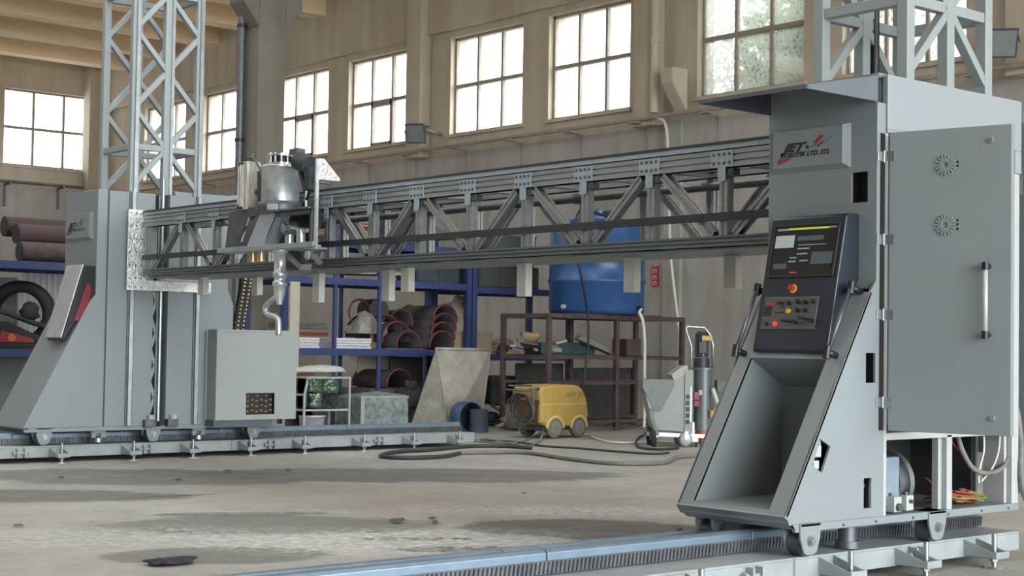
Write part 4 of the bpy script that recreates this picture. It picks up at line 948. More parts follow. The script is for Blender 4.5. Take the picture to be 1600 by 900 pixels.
# ------------------------------------------------------------------ storage racks along the wall
RX = -16.7
def rack(y0, y1, ys, shelves, top, label, depth=.9, m_=BLUE):
    t = thing('storage_rack', (RX-depth/2, (y0+y1)/2, 0), label, 'rack')
    for x in (RX, RX-depth):
        for y in ys:
            w_ = .08 if y in (ys[0], ys[-1]) else .045
            build(MB().box((x-w_/2,y-w_/2,0),(x+w_/2,y+w_/2,top)), 'post', m_, t, bevel=.004)
    for z in shelves:
        build(MB().box((RX-.02,y0,z-.09),(RX+.03,y1,z)), 'front_beam', m_, t, bevel=.004)
        build(MB().box((RX-depth-.03,y0,z-.09),(RX-depth+.02,y1,z)), 'rear_beam', m_, t, bevel=.004)
        build(MB().box((RX-depth+.02,y0,z-.035),(RX-.02,y1,z-.01)), 'shelf', m_, t)
    return t
rack(10.38, 13.40, [10.40,11.17,11.87,13.36], [1.02,1.93,2.42], 2.62, 'blue storage rack full of dark duct halves, behind the beam', )
rack(13.44, 15.30, [13.46,15.26], [.97,1.90,2.40], 2.62, 'short blue storage rack beside the blue tank stand')
zl1, zl2 = U(40,408,x=RX).z, U(30,545,x=RX).z
rack(5.2, 8.6, [5.24,8.56], [zl2, zl1], zl1+.02, 'blue storage rack at the left holding the tyre and brown rolls')
def rest(o): return o
def box_thing(name, y, z, sx, sy, sz, m, label, cat, x=None, rot=0, lid=None, group=None, bev=.012):
    """box resting on z, near face at x (default rack front), centre y"""
    x = RX-.12 if x is None else x
    mb = MB().box((-sx/2,-sy/2,0),(sx/2,sy/2,sz))
    if lid: mb.box((-sx/2-.008,-sy/2-.008,sz*.86),(sx/2+.008,sy/2+.008,sz+.004)).box((-.02,-sy/2-.009,.0),(.02,sy/2+.009,sz+.006))
    o = build(mb, name, m, None, bev, loc=(0,0,0)); o.location = (x-sx/2,y,z); o.rotation_euler = (0,0,rot); return tag(o, label, cat, group)

def half_pipe(name, xf, y, z, L, r, label, group=None, arc=200, rim=REDB):
    """duct half lying open side down, its rimmed open end facing +X at x = xf"""
    t = thing(name, (xf-L/2,y,z), label, 'duct half', group)
    a0, a1 = math.radians(90-arc/2), math.radians(90+arc/2); n = 22; r2 = r-.014
    zc = z+max(0,-r*math.sin(a0))+.012; m = MB(); vs = []; 
    for i in range(n+1):
        a = a0+(a1-a0)*i/n; c_, s_ = math.cos(a), math.sin(a)
        vs += [(xf,y+r*c_,zc+r*s_),(xf-L,y+r*c_,zc+r*s_),(xf-L,y+r2*c_,zc+r2*s_),(xf,y+r2*c_,zc+r2*s_)]
    fs = []
    for i in range(n):
        o = i*4; fs += [(o,o+1,o+5,o+4),(o+1,o+2,o+6,o+5),(o+2,o+3,o+7,o+6),(o+3,o,o+4,o+7)]
    fs += [(0,3,2,1),(n*4,n*4+1,n*4+2,n*4+3)]
    m.add(vs, fs, True); sh = build(m, 'shell', PIPEG, t)
    P = [(xf+.006,y+(r+.006)*math.cos(a0+(a1-a0)*i/n),zc+(r+.006)*math.sin(a0+(a1-a0)*i/n)) for i in range(n+1)]
    build(MB().tube(P,.014,n=8), 'rim', rim, t)
    P = [(xf-L,y+(r+.004)*math.cos(a0+(a1-a0)*i/n),zc+(r+.004)*math.sin(a0+(a1-a0)*i/n)) for i in range(n+1)]
    build(MB().tube(P,.010,n=6), 'rear_rim', rim, t)
    return t
ZS = 1.02
def ry(px, py=545, x=RX): return U(px,py,x=x).y
HP = 'red-rimmed dark duct halves on the blue rack'
ypl = ry(640); 
half_pipe('duct_half', RX-.05, ry(641), ZS, .62, .195, 'dark duct half with red rim, front one of the left stack on the blue rack', HP)
half_pipe('duct_half', RX-.20, ry(633), ZS+.075, .60, .235, 'dark duct half with red rim, second of the left stack, over the front one', HP)
half_pipe('duct_half', RX-.30, ry(622), ZS+.14, .55, .255, 'dark duct half with red rim, rearmost and highest of the left stack', HP)
for i, lb in enumerate(('lowest of the right stack of four','second from the bottom of the right stack of four','third from the bottom of the right stack of four','topmost of the right stack of four')):
    half_pipe('duct_half', RX-.05-.02*i, ry(693+3.0*i), ZS+.122*i, .80, .20-.0*i, 'dark duct half with red rim, '+lb, HP)
half_pipe('duct_half', RX-.42, ry(655,490), ZS+.30, .45, .19, 'dark duct half with red rim, lying behind and between the two stacks', HP)
p = U(562,477,x=RX-.35)
o = build(MB().lathe([(.17,-.006),(.185,0),(.17,.006),(.155,0),(.17,-.006)], (0,0,0), (1,0,0), n=36), 'duct_ring', REDB, loc=(0,0,0)); o.location = (p.x,p.y,ZS+.185+.30); tag(o, 'thin dark red ring standing behind the clear plastic bag', 'ring')
o = build(MB().cyl((-.02,0,0),(-.05,0,0),.16,n=28).cyl((-.32,0,0),(-.05,0,0),.155,n=28), 'drum', mat('drum_grey',(.06,.06,.065),.6), loc=(0,0,0), bevel=.006); p = U(594,478,x=RX-.4); o.location = (p.x,p.y,ZS+.52); tag(o, 'dark round drum lying end-on above the left duct stack', 'drum')
o = box_thing('wooden_crate', ry(585,530,RX-.5), ZS, .35, .30, .36, WOOD, 'brown wooden crate under the dark round drum on the rack', 'crate', x=RX-.40, lid=True)
# bags, stacks of white foam, boards, boxes on the middle shelf
def bag(name, y, z, rx, ry_, rz, m, label, seed, x=RX-.3, cat='bag'):
    o = build(MB().blob((0,0,rz*.9),(rx,ry_,rz),4,.16,seed,flat=.0).blob((.02,.0,rz*1.75),(rx*.35,ry_*.35,rz*.45),3,.3,seed+1), name, m, loc=(0,0,0)); o.location = (x,y,z); return tag(o, label, cat)
bag('plastic_bag', ry(566,530,RX-.3), ZS, .20, .235, .225, PLAST, 'cloudy plastic bag tied at the top, beside the left duct stack', 4)
bag('cloth_sack', ry(716,500,RX-.34), ZS+.26, .24, .24, .22, SACK, 'crumpled beige sack on top of the cardboard boxes', 9, x=RX-.34, cat='sack')
box_thing('cardboard_box', ry(733), ZS, .5, .34, .26, CARD, 'wide cardboard box under the crumpled beige sack', 'box', lid=True)
box_thing('cardboard_box', ry(764), .97, .5, .32, .30, CARD, 'cardboard box just right of the thick blue rack post', 'box', lid=True)
FO = mat('white_foam', (.66,.66,.70), .8, var=.15, scale=20, bump=.6, bscale=30)
def foam(ya, yb_, n, label, x=RX-.05):
    t = thing('foam_sheet_stack', (x-.2,(ya+yb_)/2,ZS), label, 'foam sheets')
    for k in range(n): build(MB().box((x-.40-.01*(k%2),ya+.01*((k*3)%3),ZS+k*.035),(x+.005*(k%3),yb_-.012*((k*2)%3),ZS+k*.035+.031)), 'foam_sheet', FO, t, bevel=.006)
foam(ry(462), ry(503), 4, 'white foam sheets stacked at the left end of the blue rack shelf')
foam(ry(524), ry(584), 4, 'white foam sheets stacked in front of the plastic bag')
def plank_pile(name, ya, yb_, z, cols, label, x=RX-.3, seed=1):
    rr = random.Random(seed); t = thing(name, (x,(ya+yb_)/2,z), label, 'boards')
    for k, mm in enumerate(cols):
        d = rr.uniform(-.04,.04); build(MB().box((x-.22+d,ya+rr.uniform(0,.1),z+k*.042),(x+.16+d,yb_-rr.uniform(0,.12),z+k*.042+.036)), 'board', mm, t, bevel=.004)
plank_pile('board_pile', ry(463)-.02, ry(545), ZS, [WOOD,WOOD,TARP,WOOD,REDB,WOOD,TARP,TARP], 'pile of mixed boards and dark strips behind the foam sheets', seed=3, x=RX-.55)
_q = U(461,500,x=-16.3); box_thing('pale_board', _q.y, 0, .04, .14, U(461,440,x=-16.3).z, mat('pale_board',(.44,.41,.33),.7), 'tall narrow pale board standing at the left end of the blue rack', 'board', x=-16.3)
# upper shelf
bag('long_sack', ry(548,430,RX-.3), 1.93, .22, .52, .075, SACK, 'long flat beige sack lying on the top blue shelf', 12, cat='sack')
bag('cloth_sack', ry(612,432,RX-.3), 1.93, .2, .22, .08, SACK, 'short beige sack next to the long flat sack on the top shelf', 15, cat='sack')
plank_pile('board_pile', ry(655,430,RX-.3), ry(705,430,RX-.3), 1.93, [TARP,TEAL,TARP,WOOD], 'short pile of dark boards on the top blue shelf', seed=6)
def cabinet(name, y, z, sx, sy, sz, m, label, cat, x, nd=2):
    t = thing(name, (x-sx/2,y,z), label, cat)
    build(MB().box((x-sx,y-sy/2,z),(x-.02,y+sy/2,z+sz)), 'body', m, t, bevel=.01)
    for k in range(nd):
        ya = y-sy/2+sy*k/nd; d = build(MB().box((x-.02,ya+.008,z+.015),(x,ya+sy/nd-.008,z+sz-.015)), 'door', m, t, bevel=.004)
        build(MB().box((x,ya+sy/nd-.06,z+sz*.45),(x+.012,ya+sy/nd-.045,z+sz*.6)), 'handle', STEEL_D, d)
DKB = mat('dark_blue_box', (.045,.055,.075), .5, var=.2)
cabinet('metal_box', 12.93, 1.93, .5, .72, .34, DKB, 'dark metal box at the right end of the top blue shelf', 'box', RX-.1)
cabinet('metal_box', 14.2, 1.90, .5, 1.1, .32, mat('grey_black_box',(.07,.07,.072),.6), 'wide dark box on the short rack, beside the blue tank', 'box', RX-.1, 3)
cabinet('storage_cabinet', ry(618,335,RX-.2), 2.42, .6, .78, .52, DKB, 'dark blue cabinet on top of the rack, seen through the truss', 'cabinet', RX-.08)
plank_pile('board_pile', ry(503,350,RX-.3), ry(576,350,RX-.3), 2.42, [WOOD,REDB,WOOD,WOOD,REDB,WOOD,WOOD], 'brown timber pile on top of the rack beside the carriage', seed=8)
bag('grey_bundle', 12.92, 2.42, .3, .34, .14, TARP, 'grey cloth bundle on top of the rack, seen through the truss', 21, cat='bundle')
box_thing('grey_case', 14.25, 2.40, .5, .9, .26, mat('slate_case',(.10,.115,.13),.5), 'slate grey case on top of the short rack', 'case', lid=True)

# under the rack
half_pipe('duct_half', RX+.02, ry(622,600), .50, .80, .20, 'long dark duct half with red rim, on the crates under the shelf', HP)
box_thing('dark_crate', ry(608,610,RX-.1), 0, .76, .62, .50, TARP, 'dark covered crate carrying the long duct under the shelf', 'crate', x=RX-.06)
for i, (px, w_, lb) in enumerate(((575,.30,'pale beige panel leaning under the blue shelf, left one'),(603,.26,'pale beige panel leaning under the blue shelf, right one'))):
    box_thing('leaning_panel', ry(px,560,RX-.75), 0.0, .03, w_*1.25, .93, mat('beige_panel',(.40,.34,.26),.7), lb, 'panel', x=RX-.72+.02*i)
o = build(MB().holed(rect(-.28,.28,0,.92), [], (0,0,0), (0,1,0), (0,0,1), (.02,0,0)), 'corrugated_sheet', mat('ribbed_grey',(.16,.17,.16),.6), loc=(0,0,0)); o.location = (RX-.62, ry(636,570,RX-.6), 0); tag(o, 'dark grey ribbed panel under the blue shelf, right of the beige panels', 'panel')
m = MB()
for k in range(9): m.box((.02,-.26+k*.06,0.02),(.035,-.235+k*.06,.90))
build(m, 'ribs', mat('ribbed_rib',(.22,.24,.23),.6), o)
# open control rack with circuit boards
FXR = -15.55; a_ = U(470,665,x=FXR).y; b_ = U(545,665,x=FXR).y; zt_ = U(545,590,x=FXR).z; zb_ = 0
cr = thing('circuit_rack', (FXR-.25,(a_+b_)/2,0), 'open white metal frame with green circuit boards, behind the far rail', 'equipment rack')
wf = .022; L_ = MB()
def fr(p, q): L_.bar(p, q, wf, wf)
a2 = U(482,590,x=FXR).y; zm1 = U(475,617,x=FXR).z; zsh = U(545,640,x=FXR).z; a1 = U(475,645,x=FXR).y
for x in (FXR, FXR-.45):
    fr((x,b_,0),(x,b_,zt_)); fr((x,a2,zt_),(x,b_,zt_)); fr((x,a1,zm1),(x,a2,zt_)); fr((x,a1,zsh),(x,a1,zm1)); fr((x,a1,zsh),(x,b_,zsh)); fr((x,a1,0),(x,a1,zsh))
for p in ((b_,zt_),(a2,zt_),(a1,zm1),(a1,zsh),(b_,zsh)): fr((FXR,p[0],p[1]),(FXR-.45,p[0],p[1]))
build(L_, 'frame', WHITE, cr); build(MB().box((FXR-.46,a1,zsh-.01),(FXR+.01,b_,zsh+.01)).box((FXR-.47,a1,.05),(FXR-.45,b_,zt_-.02)), 'tray', STEEL_D, cr)
PCB = mat('circuit_board', (.05,.13,.06), .45, var=.5, scale=40); rr = random.Random(2)
for i in range(2):
    for j in range(2):
        y0_ = a2+.05+i*(b_-a2-.1)*.5; z0_ = zsh+.03+j*(zt_-zsh)*.48
        pb_ = build(MB().box((FXR-.14,y0_,z0_),(FXR-.13,y0_+(b_-a2-.1)*.46,z0_+(zt_-zsh)*.42)), 'circuit_board', PCB if (i+j)%2 == 0 or j else DARK, cr)
        m = MB()
        for _ in range(18): yy, zz = y0_+rr.uniform(.01,.17), z0_+rr.uniform(.01,.15); m.box((FXR-.13,yy,zz),(FXR-.13+rr.uniform(.01,.03),yy+rr.uniform(.01,.03),zz+rr.uniform(.01,.03)))
        build(m, 'components', [WHITE,BLACK,GREYB][(i+2*j)%3], pb_)['kind'] = 'stuff'
build(MB().tube([(FXR,a1+.06,zm1),(FXR-.02,a1+.10,zm1-.08),(FXR-.02,a1+.08,zsh+.05),(FXR-.02,a1+.13,zsh+.02)],.016,n=8,spline=5).tube([(FXR+.01,a2,zt_-.02),(FXR-.03,a1+.07,zm1-.02),(FXR-.05,a1+.09,zsh+.02)],.012,n=8,spline=5), 'cables', BLACK, cr)
o = build(MB().blob((0,0,.06),(.28,.34,.07),4,.12,31,flat=0), 'plastic_cover', mat('pale_cover',(.50,.50,.46),.5), loc=(0,0,0)); o.location = (FXR-.22,(a1+b_)/2+.02,zt_+.01); tag(o, 'pale plastic cover draped on top of the circuit board rack', 'cover')
yb_ = U(495,660,x=FXR-.05).y
bu = thing('paint_bucket', (FXR-.16,yb_,0), 'white printed bucket under the circuit board rack', 'bucket')
build(MB().lathe([(0,0),(.135,0),(.155,.205),(.163,.205),(.163,.225),(.0,.225)], (FXR-.16,yb_,0), n=28), 'bucket_body', mat('bucket_white',(.55,.55,.60),.4), bu)
build(MB().lathe([(.1415,.05),(.1545,.18)], (FXR-.16,yb_,0), n=10, arc=1.2, start=-.2, ref=(1,0,0)), 'printed_label', mat('bucket_print',(.33,.30,.40),.5,var=.5,scale=20), bu)
box_thing('orange_box', U(471,588,x=-16.1).y, U(471,592,x=-16.1).z-.55, .3, .24, .62, mat('orange_card',(.48,.22,.07),.7), 'orange-brown box partly hidden behind the cable cabinet', 'box', x=-16.0)
# wrapped block
XB = -15.5; p0, p1 = U(563,665,x=XB), U(640,665,x=XB); zt_ = U(600,618,x=XB).z
wbk = thing('wrapped_pallet', (XB-.3,(p0.y+p1.y)/2,0), 'low square load wrapped in shiny grey-green film, left of the hopper', 'pallet load')
m = MB(); H_ = zt_
m.hull([(XB,p0.y,0),(XB,p1.y,0),(XB,p1.y-.02,H_),(XB,p0.y+.03,H_),(XB-.55,p0.y-.02,0),(XB-.55,p1.y,0),(XB-.55,p0.y+.02,H_-.02),(XB-.55,p1.y-.03,H_+.02),(XB-.2,(p0.y+p1.y)/2,H_+.05)])
build(m, 'film', WRAP, wbk, bevel=.03)
build(MB().box((XB-.02,p0.y+.02,H_-.03),(XB+.008,p1.y-.02,H_-.012)).box((XB,p0.y+.0,.0),(XB+.006,p0.y+.05,H_)), 'film_fold', mat('film_edge',(.34,.37,.36),.4), wbk)
# steel hopper lying on its side with a blue tube
XH = -15.35
A, Bp = U(681,545,x=-15.80), U(766,547,x=-15.80)
E, D, Cp = U(640,671,z=0), U(703,674,z=0), U(750,671,z=0)
vd = Vector((-.762,.648,0)); A2, B2 = A+vd*.55, Bp+vd*.55; C2, E2 = Cp+vd*.5, E+vd*.7
hp_ = thing('steel_hopper', (XH-.4, (D.y+Cp.y)/2, 0), 'large beige steel hopper standing on the floor behind the rail end', 'hopper')
build(MB().hull([A,Bp,Cp,D,E,A2,B2,C2,E2]), 'hopper_shell', HOPM, hp_, bevel=.01)
build(MB().tube([A,Bp],.022,n=8).tube([A,D],.012,n=8).tube([Bp,Cp],.015,n=8), 'rolled_edge', HOPM, hp_)
c = U(727,664,x=XH+.10); bt = thing('blue_tube', (XH+.1,c.y,0), 'blue plastic tube section in front of the steel hopper', 'tube')
r_ = .19
build(MB().lathe([(r_,-.1),(r_,.10),(r_-.012,.10),(r_-.012,-.1)], (XH+.12,c.y,r_+.0), (1,0,0), n=36), 'tube_wall', mat('blue_pipe',(.03,.075,.14),.45), bt)
build(MB().cyl((XH+.03,c.y,r_),(XH+.04,c.y,r_),r_-.012,n=32), 'tube_inside', DARK, bt)
build(MB().cyl((XH+.245,c.y+.10,0),(XH+.245,c.y+.10,.29),.12,n=24), 'blue_drum', mat('dusk_blue',(.06,.075,.11),.6), bt)

_q = U(640,640,x=-16.45); bag('dark_bundle', _q.y, 0, .18, .22, .28, mat('dark_cloth',(.035,.035,.038),.85,var=.4), 'dark cloth bundle on the floor between the wrapped load and the hopper', 33, x=-16.45, cat='bundle')
for _n, (_y, _w, _h, _l) in enumerate(((13.85,.85,.86,'added dark sheet deepening the shade behind the tank stand, behind the washer'),(15.0,1.25,.80,'wide added dark sheet deepening the shade behind the right half of the tank stand'))):
    box_thing('shade_sheet', _y, 0, .04, _w, _h, mat('shade_backing',(.05,.048,.045),.8,var=.3), _l, 'sheet', x=-15.72)  # added dark backing that stands in for shade under the stand
# brown steel stand with the blue water tank
SXF, SXB = -14.75, -15.65; y0, y1 = 13.13, 15.58; ZT = 1.515
st = thing('tank_stand', ((SXF+SXB)/2,(y0+y1)/2,0), 'brown welded steel stand under the blue water tank', 'stand')
ysp = [y0, 14.33, y1]
for x in (SXF, SXB):
    for y in ysp:
        build(MB().box((x-.03,y-.03,0),(x+.03,y+.03,ZT-.06)), 'leg', BROWN, st, bevel=.004)
    build(MB().box((x-.035,y0-.03,ZT-.06),(x+.035,y1+.03,ZT)), 'top_beam', BROWN, st, bevel=.004)
    for z in (.95,.62,.12): build(MB().box((x-.02,y0,z-.02),(x+.02,y1,z+.02)), 'rail', BROWN, st)
for y in ysp:
    for z in (ZT-.03,.95): build(MB().box((SXB,y-.025,z-.025),(SXF,y+.025,z+.025)), 'cross_beam', BROWN, st)
for a, b in ((y0,14.33),(14.33,y1)):
    build(MB().bar((SXF+.03,a,.12),(SXF+.03,b,.0+.02),.02,.02).bar((SXF+.03,a,.02),(SXF+.03,b,.12),.02,.02), 'tie_bar', BROWN, st)
build(MB().box((SXB,y0,.965),(SXF,14.33,.985)), 'shelf_sheet', BROWN, st)
build(MB().box((SXB,13.6,ZT),(SXF,15.2,ZT+.012)), 'deck_sheet', BROWN, st)
TX, TY, TR = -15.2, U(932,480,x=-15.2).y, .645; z0 = ZT+.012
tk = thing('water_tank', (TX,TY,z0), 'round blue plastic water tank standing on the brown steel stand', 'tank')
pr_ = [(0,0),(TR-.03,0),(TR,.05),(TR,.40),(TR+.02,.42),(TR+.02,.455),(TR,.475),(TR,.80),(TR+.02,.82),(TR+.02,.855),(TR,.875),(TR,1.14),(TR-.04,1.22),(TR-.30,1.30),(.22,1.34),(0,1.34)]
build(MB().lathe(pr_, (TX,TY,z0), n=56), 'tank_body', TANKM, tk)
build(MB().cyl((TX,TY,z0+1.335),(TX,TY,z0+1.40),.22,n=28), 'tank_lid', TANKM, tk, bevel=.01)
dirn = Vector((.965,.257,0)).normalized(); vo = Vector((TX,TY,z0+.07))+dirn*TR
build(MB().cyl(vo-dirn*.03, vo+dirn*.05,.045,n=14), 'outlet_fitting', BLACK, tk)
hpnt = [vo+dirn*.05, U(999,489,x=-14.5), U(1004,500,x=-14.48), U(1007,530,x=-14.5), U(1007,580,x=-14.55), U(1007,640,x=-14.6), U(1006,672,x=-14.62)]
hpnt[-1].z = .03
oh = build(MB().tube(hpnt,.022,n=10,spline=6), 'outlet_hose', PVC, loc=tuple(hpnt[-1])); tag(oh, 'pale hose running from the tank outlet down the stand to the floor', 'hose')
td = Vector((.10,-.995,0)); tap = Vector((TX,TY,z0+.09))+td*TR; build(MB().cyl(tap-td*.02,tap+td*.04,.03,n=12), 'white_tap', WHITE, tk)
hp2 = [(TX,TY,z0+1.42),(TX+.25,TY-.1,z0+1.36),(TX+.5,TY-.15,z0+1.24),U(905,330,x=-14.50),U(903,400,x=-14.50),U(912,450,x=-14.50),U(918,490,x=-14.52),U(919,540,x=-14.52),U(914,580,x=-14.52),U(911,604,x=-14.52)]
o = build(MB().tube(hp2,.016,n=8,spline=6), 'black_cable', BLACK, loc=(-14.85,TY,1.2)); tag(o, 'thin black cable hanging down the front of the blue tank', 'cable')
# stuff on the stand shelf
ZC2 = .985
o = box_thing('teal_board', 13.75, ZC2, .35, .95, .16, TEAL, 'dark teal slab on the stand shelf behind the slanted board', 'board', x=SXF-.30)
sb = build(MB().prism([(SXF-.12,U(905,527,x=SXF-.1).y,1.19),(SXF-.12,U(960,548,x=SXF-.1).y,.99),(SXF-.12,U(957,537,x=SXF-.1).y,1.06),(SXF-.12,U(912,522,x=SXF-.1).y,1.25)], (-.10,0,0)), 'slanted_board', mat('dusty_board',(.20,.19,.16),.8), loc=(SXF-.12,14.3,1)); tag(sb, 'dusty beige board leaning at a slant on the stand shelf', 'board')
def junk(y, z, n, seed, label, x0, name='scrap_pile', ms=(TARP,WOOD,GREYB,STEEL_D,SACK)):
    rr = random.Random(seed); t = thing(name, (x0,y,z), label, 'scrap')
    for k in range(n):
        c = Vector((x0+rr.uniform(-.2,.1), y+rr.uniform(-.28,.28), z+.05+.03*k*rr.random())); d = Vector((rr.uniform(-.3,.3),rr.uniform(-1,1),rr.uniform(-.12,.12))).normalized()*rr.uniform(.08,.22)
        m = MB()
        if k % 3 == 0: m.blob(c,(rr.uniform(.06,.12),rr.uniform(.08,.16),rr.uniform(.04,.08)),2,.3,seed+k)
        else: m.bar(c-d,c+d,rr.uniform(.03,.08),rr.uniform(.015,.05))
        for q in m.v: q.z = max(q.z, z)
        build(m, 'scrap_piece', ms[k % len(ms)], t)
junk(14.5, .97, 9, 4, 'heap of scrap and rags on the short blue rack behind the tank stand', RX-.3)
junk(13.32, ZC2, 8, 5, 'heap of scrap under the left side of the blue tank', SXF-.3)
junk(13.92, .97, 7, 14, 'scrap lying on the short blue rack beside the cardboard box', RX-.3)
junk(13.1, .0, 11, 6, 'heap of rubble and bricks on the floor behind the yellow washer', SXF-.35, ms=(CARD,TARP,ORANGE,TARP,CARD))
junk(U(778,630,x=-16.2).y, .0, 14, 16, 'dark scrap and rubble on the floor between hopper and stand', -16.2, ms=(TARP,CARD,DARK,TEAL))
box_thing('dark_tub', U(776,590,x=-16.2).y, .30, .5, .5, .38, DARK, 'black tub on the rubble between the hopper and the stand', 'tub', x=-16.0)
box_thing('grey_bin', 15.3, .97, .3, .28, .24, mat('bin_brown',(.09,.06,.06),.6), 'small dark bin on the right end of the stand rail', 'bin', x=SXB+.25)

# left rack contents
zA = zl1+.0
for i, (pxl, py, dz, dx, lb) in enumerate(((30,392,0,0,'greyish brown roll in front on the left rack'),(24,380,.21,-.17,'reddish brown roll lying over the front roll'),(6,368,.30,-.42,'dark red roll at the back of the left rack'))):
    r_ = .115; ya = U(pxl,py,x=RX-.15+dx).y
    t = thing('fabric_roll', (RX-.15+dx,ya+.8,zA+r_+dz), lb, 'roll')
    c0, c1 = Vector((RX-.15+dx,ya,zA+r_+dz)), Vector((RX-.15+dx,ya+1.7,zA+r_+dz))
    build(MB().cyl(c0,c1,r_,n=24), 'roll', [ROLLM,mat('red_brown_roll',(.075,.045,.042),.8),mat('dark_red_roll',(.055,.032,.032),.8)][i], t)
    build(MB().cyl(c0-Vector((0,.006,0)),c0,r_*.82,n=20), 'roll_end', DARK, t)
zB = zl2
cT = U(32,515,x=RX-.38); kr = .77
ty = thing('car_tyre', (cT.x,cT.y,zB), 'large worn black tyre standing on the left blue rack', 'tyre')
prt = [(r*kr,h) for r, h in ((.34,-.10),(.42,-.115),(.485,-.10),(.50,-.05),(.50,.05),(.485,.10),(.42,.115),(.34,.10),(.33,.05),(.33,-.05),(.34,-.10))]
ax = Vector((.80,-.60,0)).normalized(); tc_ = Vector((cT.x,cT.y,zB+.5*kr))
build(MB().lathe(prt, tc_, ax, n=44), 'tyre_wall', RUBBER, ty)
m = MB()
for s_ in (-.06,0,.06): m.tube([tc_+ax*s_+(ax.cross(Vector((0,0,1)))*math.cos(a)+Vector((0,0,1))*math.sin(a))*.498*kr for a in [k*2*math.pi/40 for k in range(40)]],.007,n=5,closed=True)
build(m, 'tread_rib', RUBBER, ty)['kind'] = 'stuff'
pl_ = U(28,522,x=RX+.02)
tl = thing('tail_lamp', (RX-.06,pl_.y,zB), 'dark vehicle bumper part with red and orange lamp, in front of the tyre', 'lamp')
B = MB().box((RX-.12,pl_.y-.55,zB),(RX+.0,pl_.y+.45,zB+.06)); B.prism([(RX-.02,pl_.y-.5,zB+.22),(RX-.02,pl_.y+.38,zB+.06),(RX-.02,pl_.y+.38,zB+.10),(RX-.02,pl_.y-.1,zB+.30),(RX-.02,pl_.y-.5,zB+.32)],(-.1,0,0)); build(B, 'bumper_part', BLACK, tl, bevel=.006)
build(MB().prism([(RX-.04,pl_.y-.18,zB+.07),(RX-.04,pl_.y+.22,zB+.07),(RX-.04,pl_.y+.18,zB+.12),(RX-.04,pl_.y-.18,zB+.20)],(.03,0,0)), 'red_lamp', RED, tl)
build(MB().cyl((RX-.02,pl_.y-.06,zB+.125),(RX+.0,pl_.y-.06,zB+.125),.045,n=16), 'orange_lamp', ORANGE, tl)
build(MB().blob((RX-.12,pl_.y+.18,zB+.42),(.08,.12,.09),2,.3,7).tube([(RX-.1,pl_.y-.5,zB+.34),(RX-.1,pl_.y-.2,zB+.42),(RX-.1,pl_.y+.2,zB+.30),(RX-.1,pl_.y+.5,zB+.22)],.03,n=8,spline=5), 'loose_parts', DARK, tl)
rp = thing('ribbed_sheet', (RX-1.05, 8.1, 0), 'white ribbed sheet standing behind the tyre on the left rack', 'sheet')
ya, yb2 = U(33,430,x=RX-1.05).y, U(125,430,x=RX-1.05).y; zt2 = 2.0
build(MB().box((RX-1.08,ya,0),(RX-1.06,yb2,zt2)), 'sheet', mat('off_white_sheet',(.50,.51,.47),.6), rp)
y = ya+.03
m = MB()
while y < yb2: m.box((RX-1.06,y,.02),(RX-1.045,y+.03,zt2-.01)); y += .075
build(m, 'rib', mat('off_white_rib',(.56,.57,.53),.6), rp)['kind'] = 'stuff'
box_thing('grey_board', U(14,560,x=RX-.3).y-.1, 0, .05, .9, 1.0, mat('grey_green_board',(.16,.19,.18),.6), 'grey-green board standing under the left blue shelf', 'board', x=RX-.25)
box_thing('grey_board', U(10,430,x=RX-.95).y-.5, zB+.0, .04, 1.15, .82, mat('grey_green_board2',(.24,.27,.255),.6), 'grey-green board standing behind the tyre, left of the ribbed sheet', 'board', x=RX-.78)
# ------------------------------------------------------------------ yellow pressure washer (built at the origin: length along +Y, viewed side +X)
wa = thing('pressure_washer', (0,0,0), 'yellow pressure washer on four wheels in front of the brown stand', 'pressure washer')
L_, Wd = .86, .52
prof = [(-.43,.20),(-.43,.40),(-.455,.60),(-.40,.645),(-.2,.665),(.15,.668),(.27,.65),(.34,.60),(.40,.50),(.445,.30),(.43,.20),(.37,.145),(-.30,.145)]
m = MB(); n = len(prof)
for s_, ins in ((1,0),): pass
body_pts = []
xs = [(-Wd/2,.93),(-Wd/2+.03,1.0),(Wd/2-.03,1.0),(Wd/2,.93)]
for x, k in xs: body_pts.append([(x, y*k, .42+(z-.42)*k) for y, z in prof])
vs = [p for r in body_pts for p in r]; fs = []
for i in range(3):
    for j in range(n): fs.append((i*n+j, i*n+(j+1)%n, (i+1)*n+(j+1)%n, (i+1)*n+j))
fs += [tuple(reversed(range(n))), tuple(range(3*n,4*n))]
m.add(vs, fs); bd = build(m, 'cover', YEL, wa, bevel=.01)
build(MB().text('HOT JET', .085, (Wd/2+.001,.02,.515), (0,1,0), (0,0,1), .001, shear=.2, bold=.002), 'lettering', mat('faded_ink',(.20,.15,.08),.7), bd)
build(MB().box((Wd/2-.002,-.42,.425),(Wd/2+.003,.41,.432)), 'seam', mat('yellow_edge',(.75,.58,.22),.5), bd)
build(MB().box((-Wd/2+.03,-.44,.42),(Wd/2-.03,-.415,.62)).box((-Wd/2+.05,-.435,.18),(Wd/2-.05,-.425,.42)), 'end_recess', mat('rusty_end',(.16,.09,.04),.7), bd)
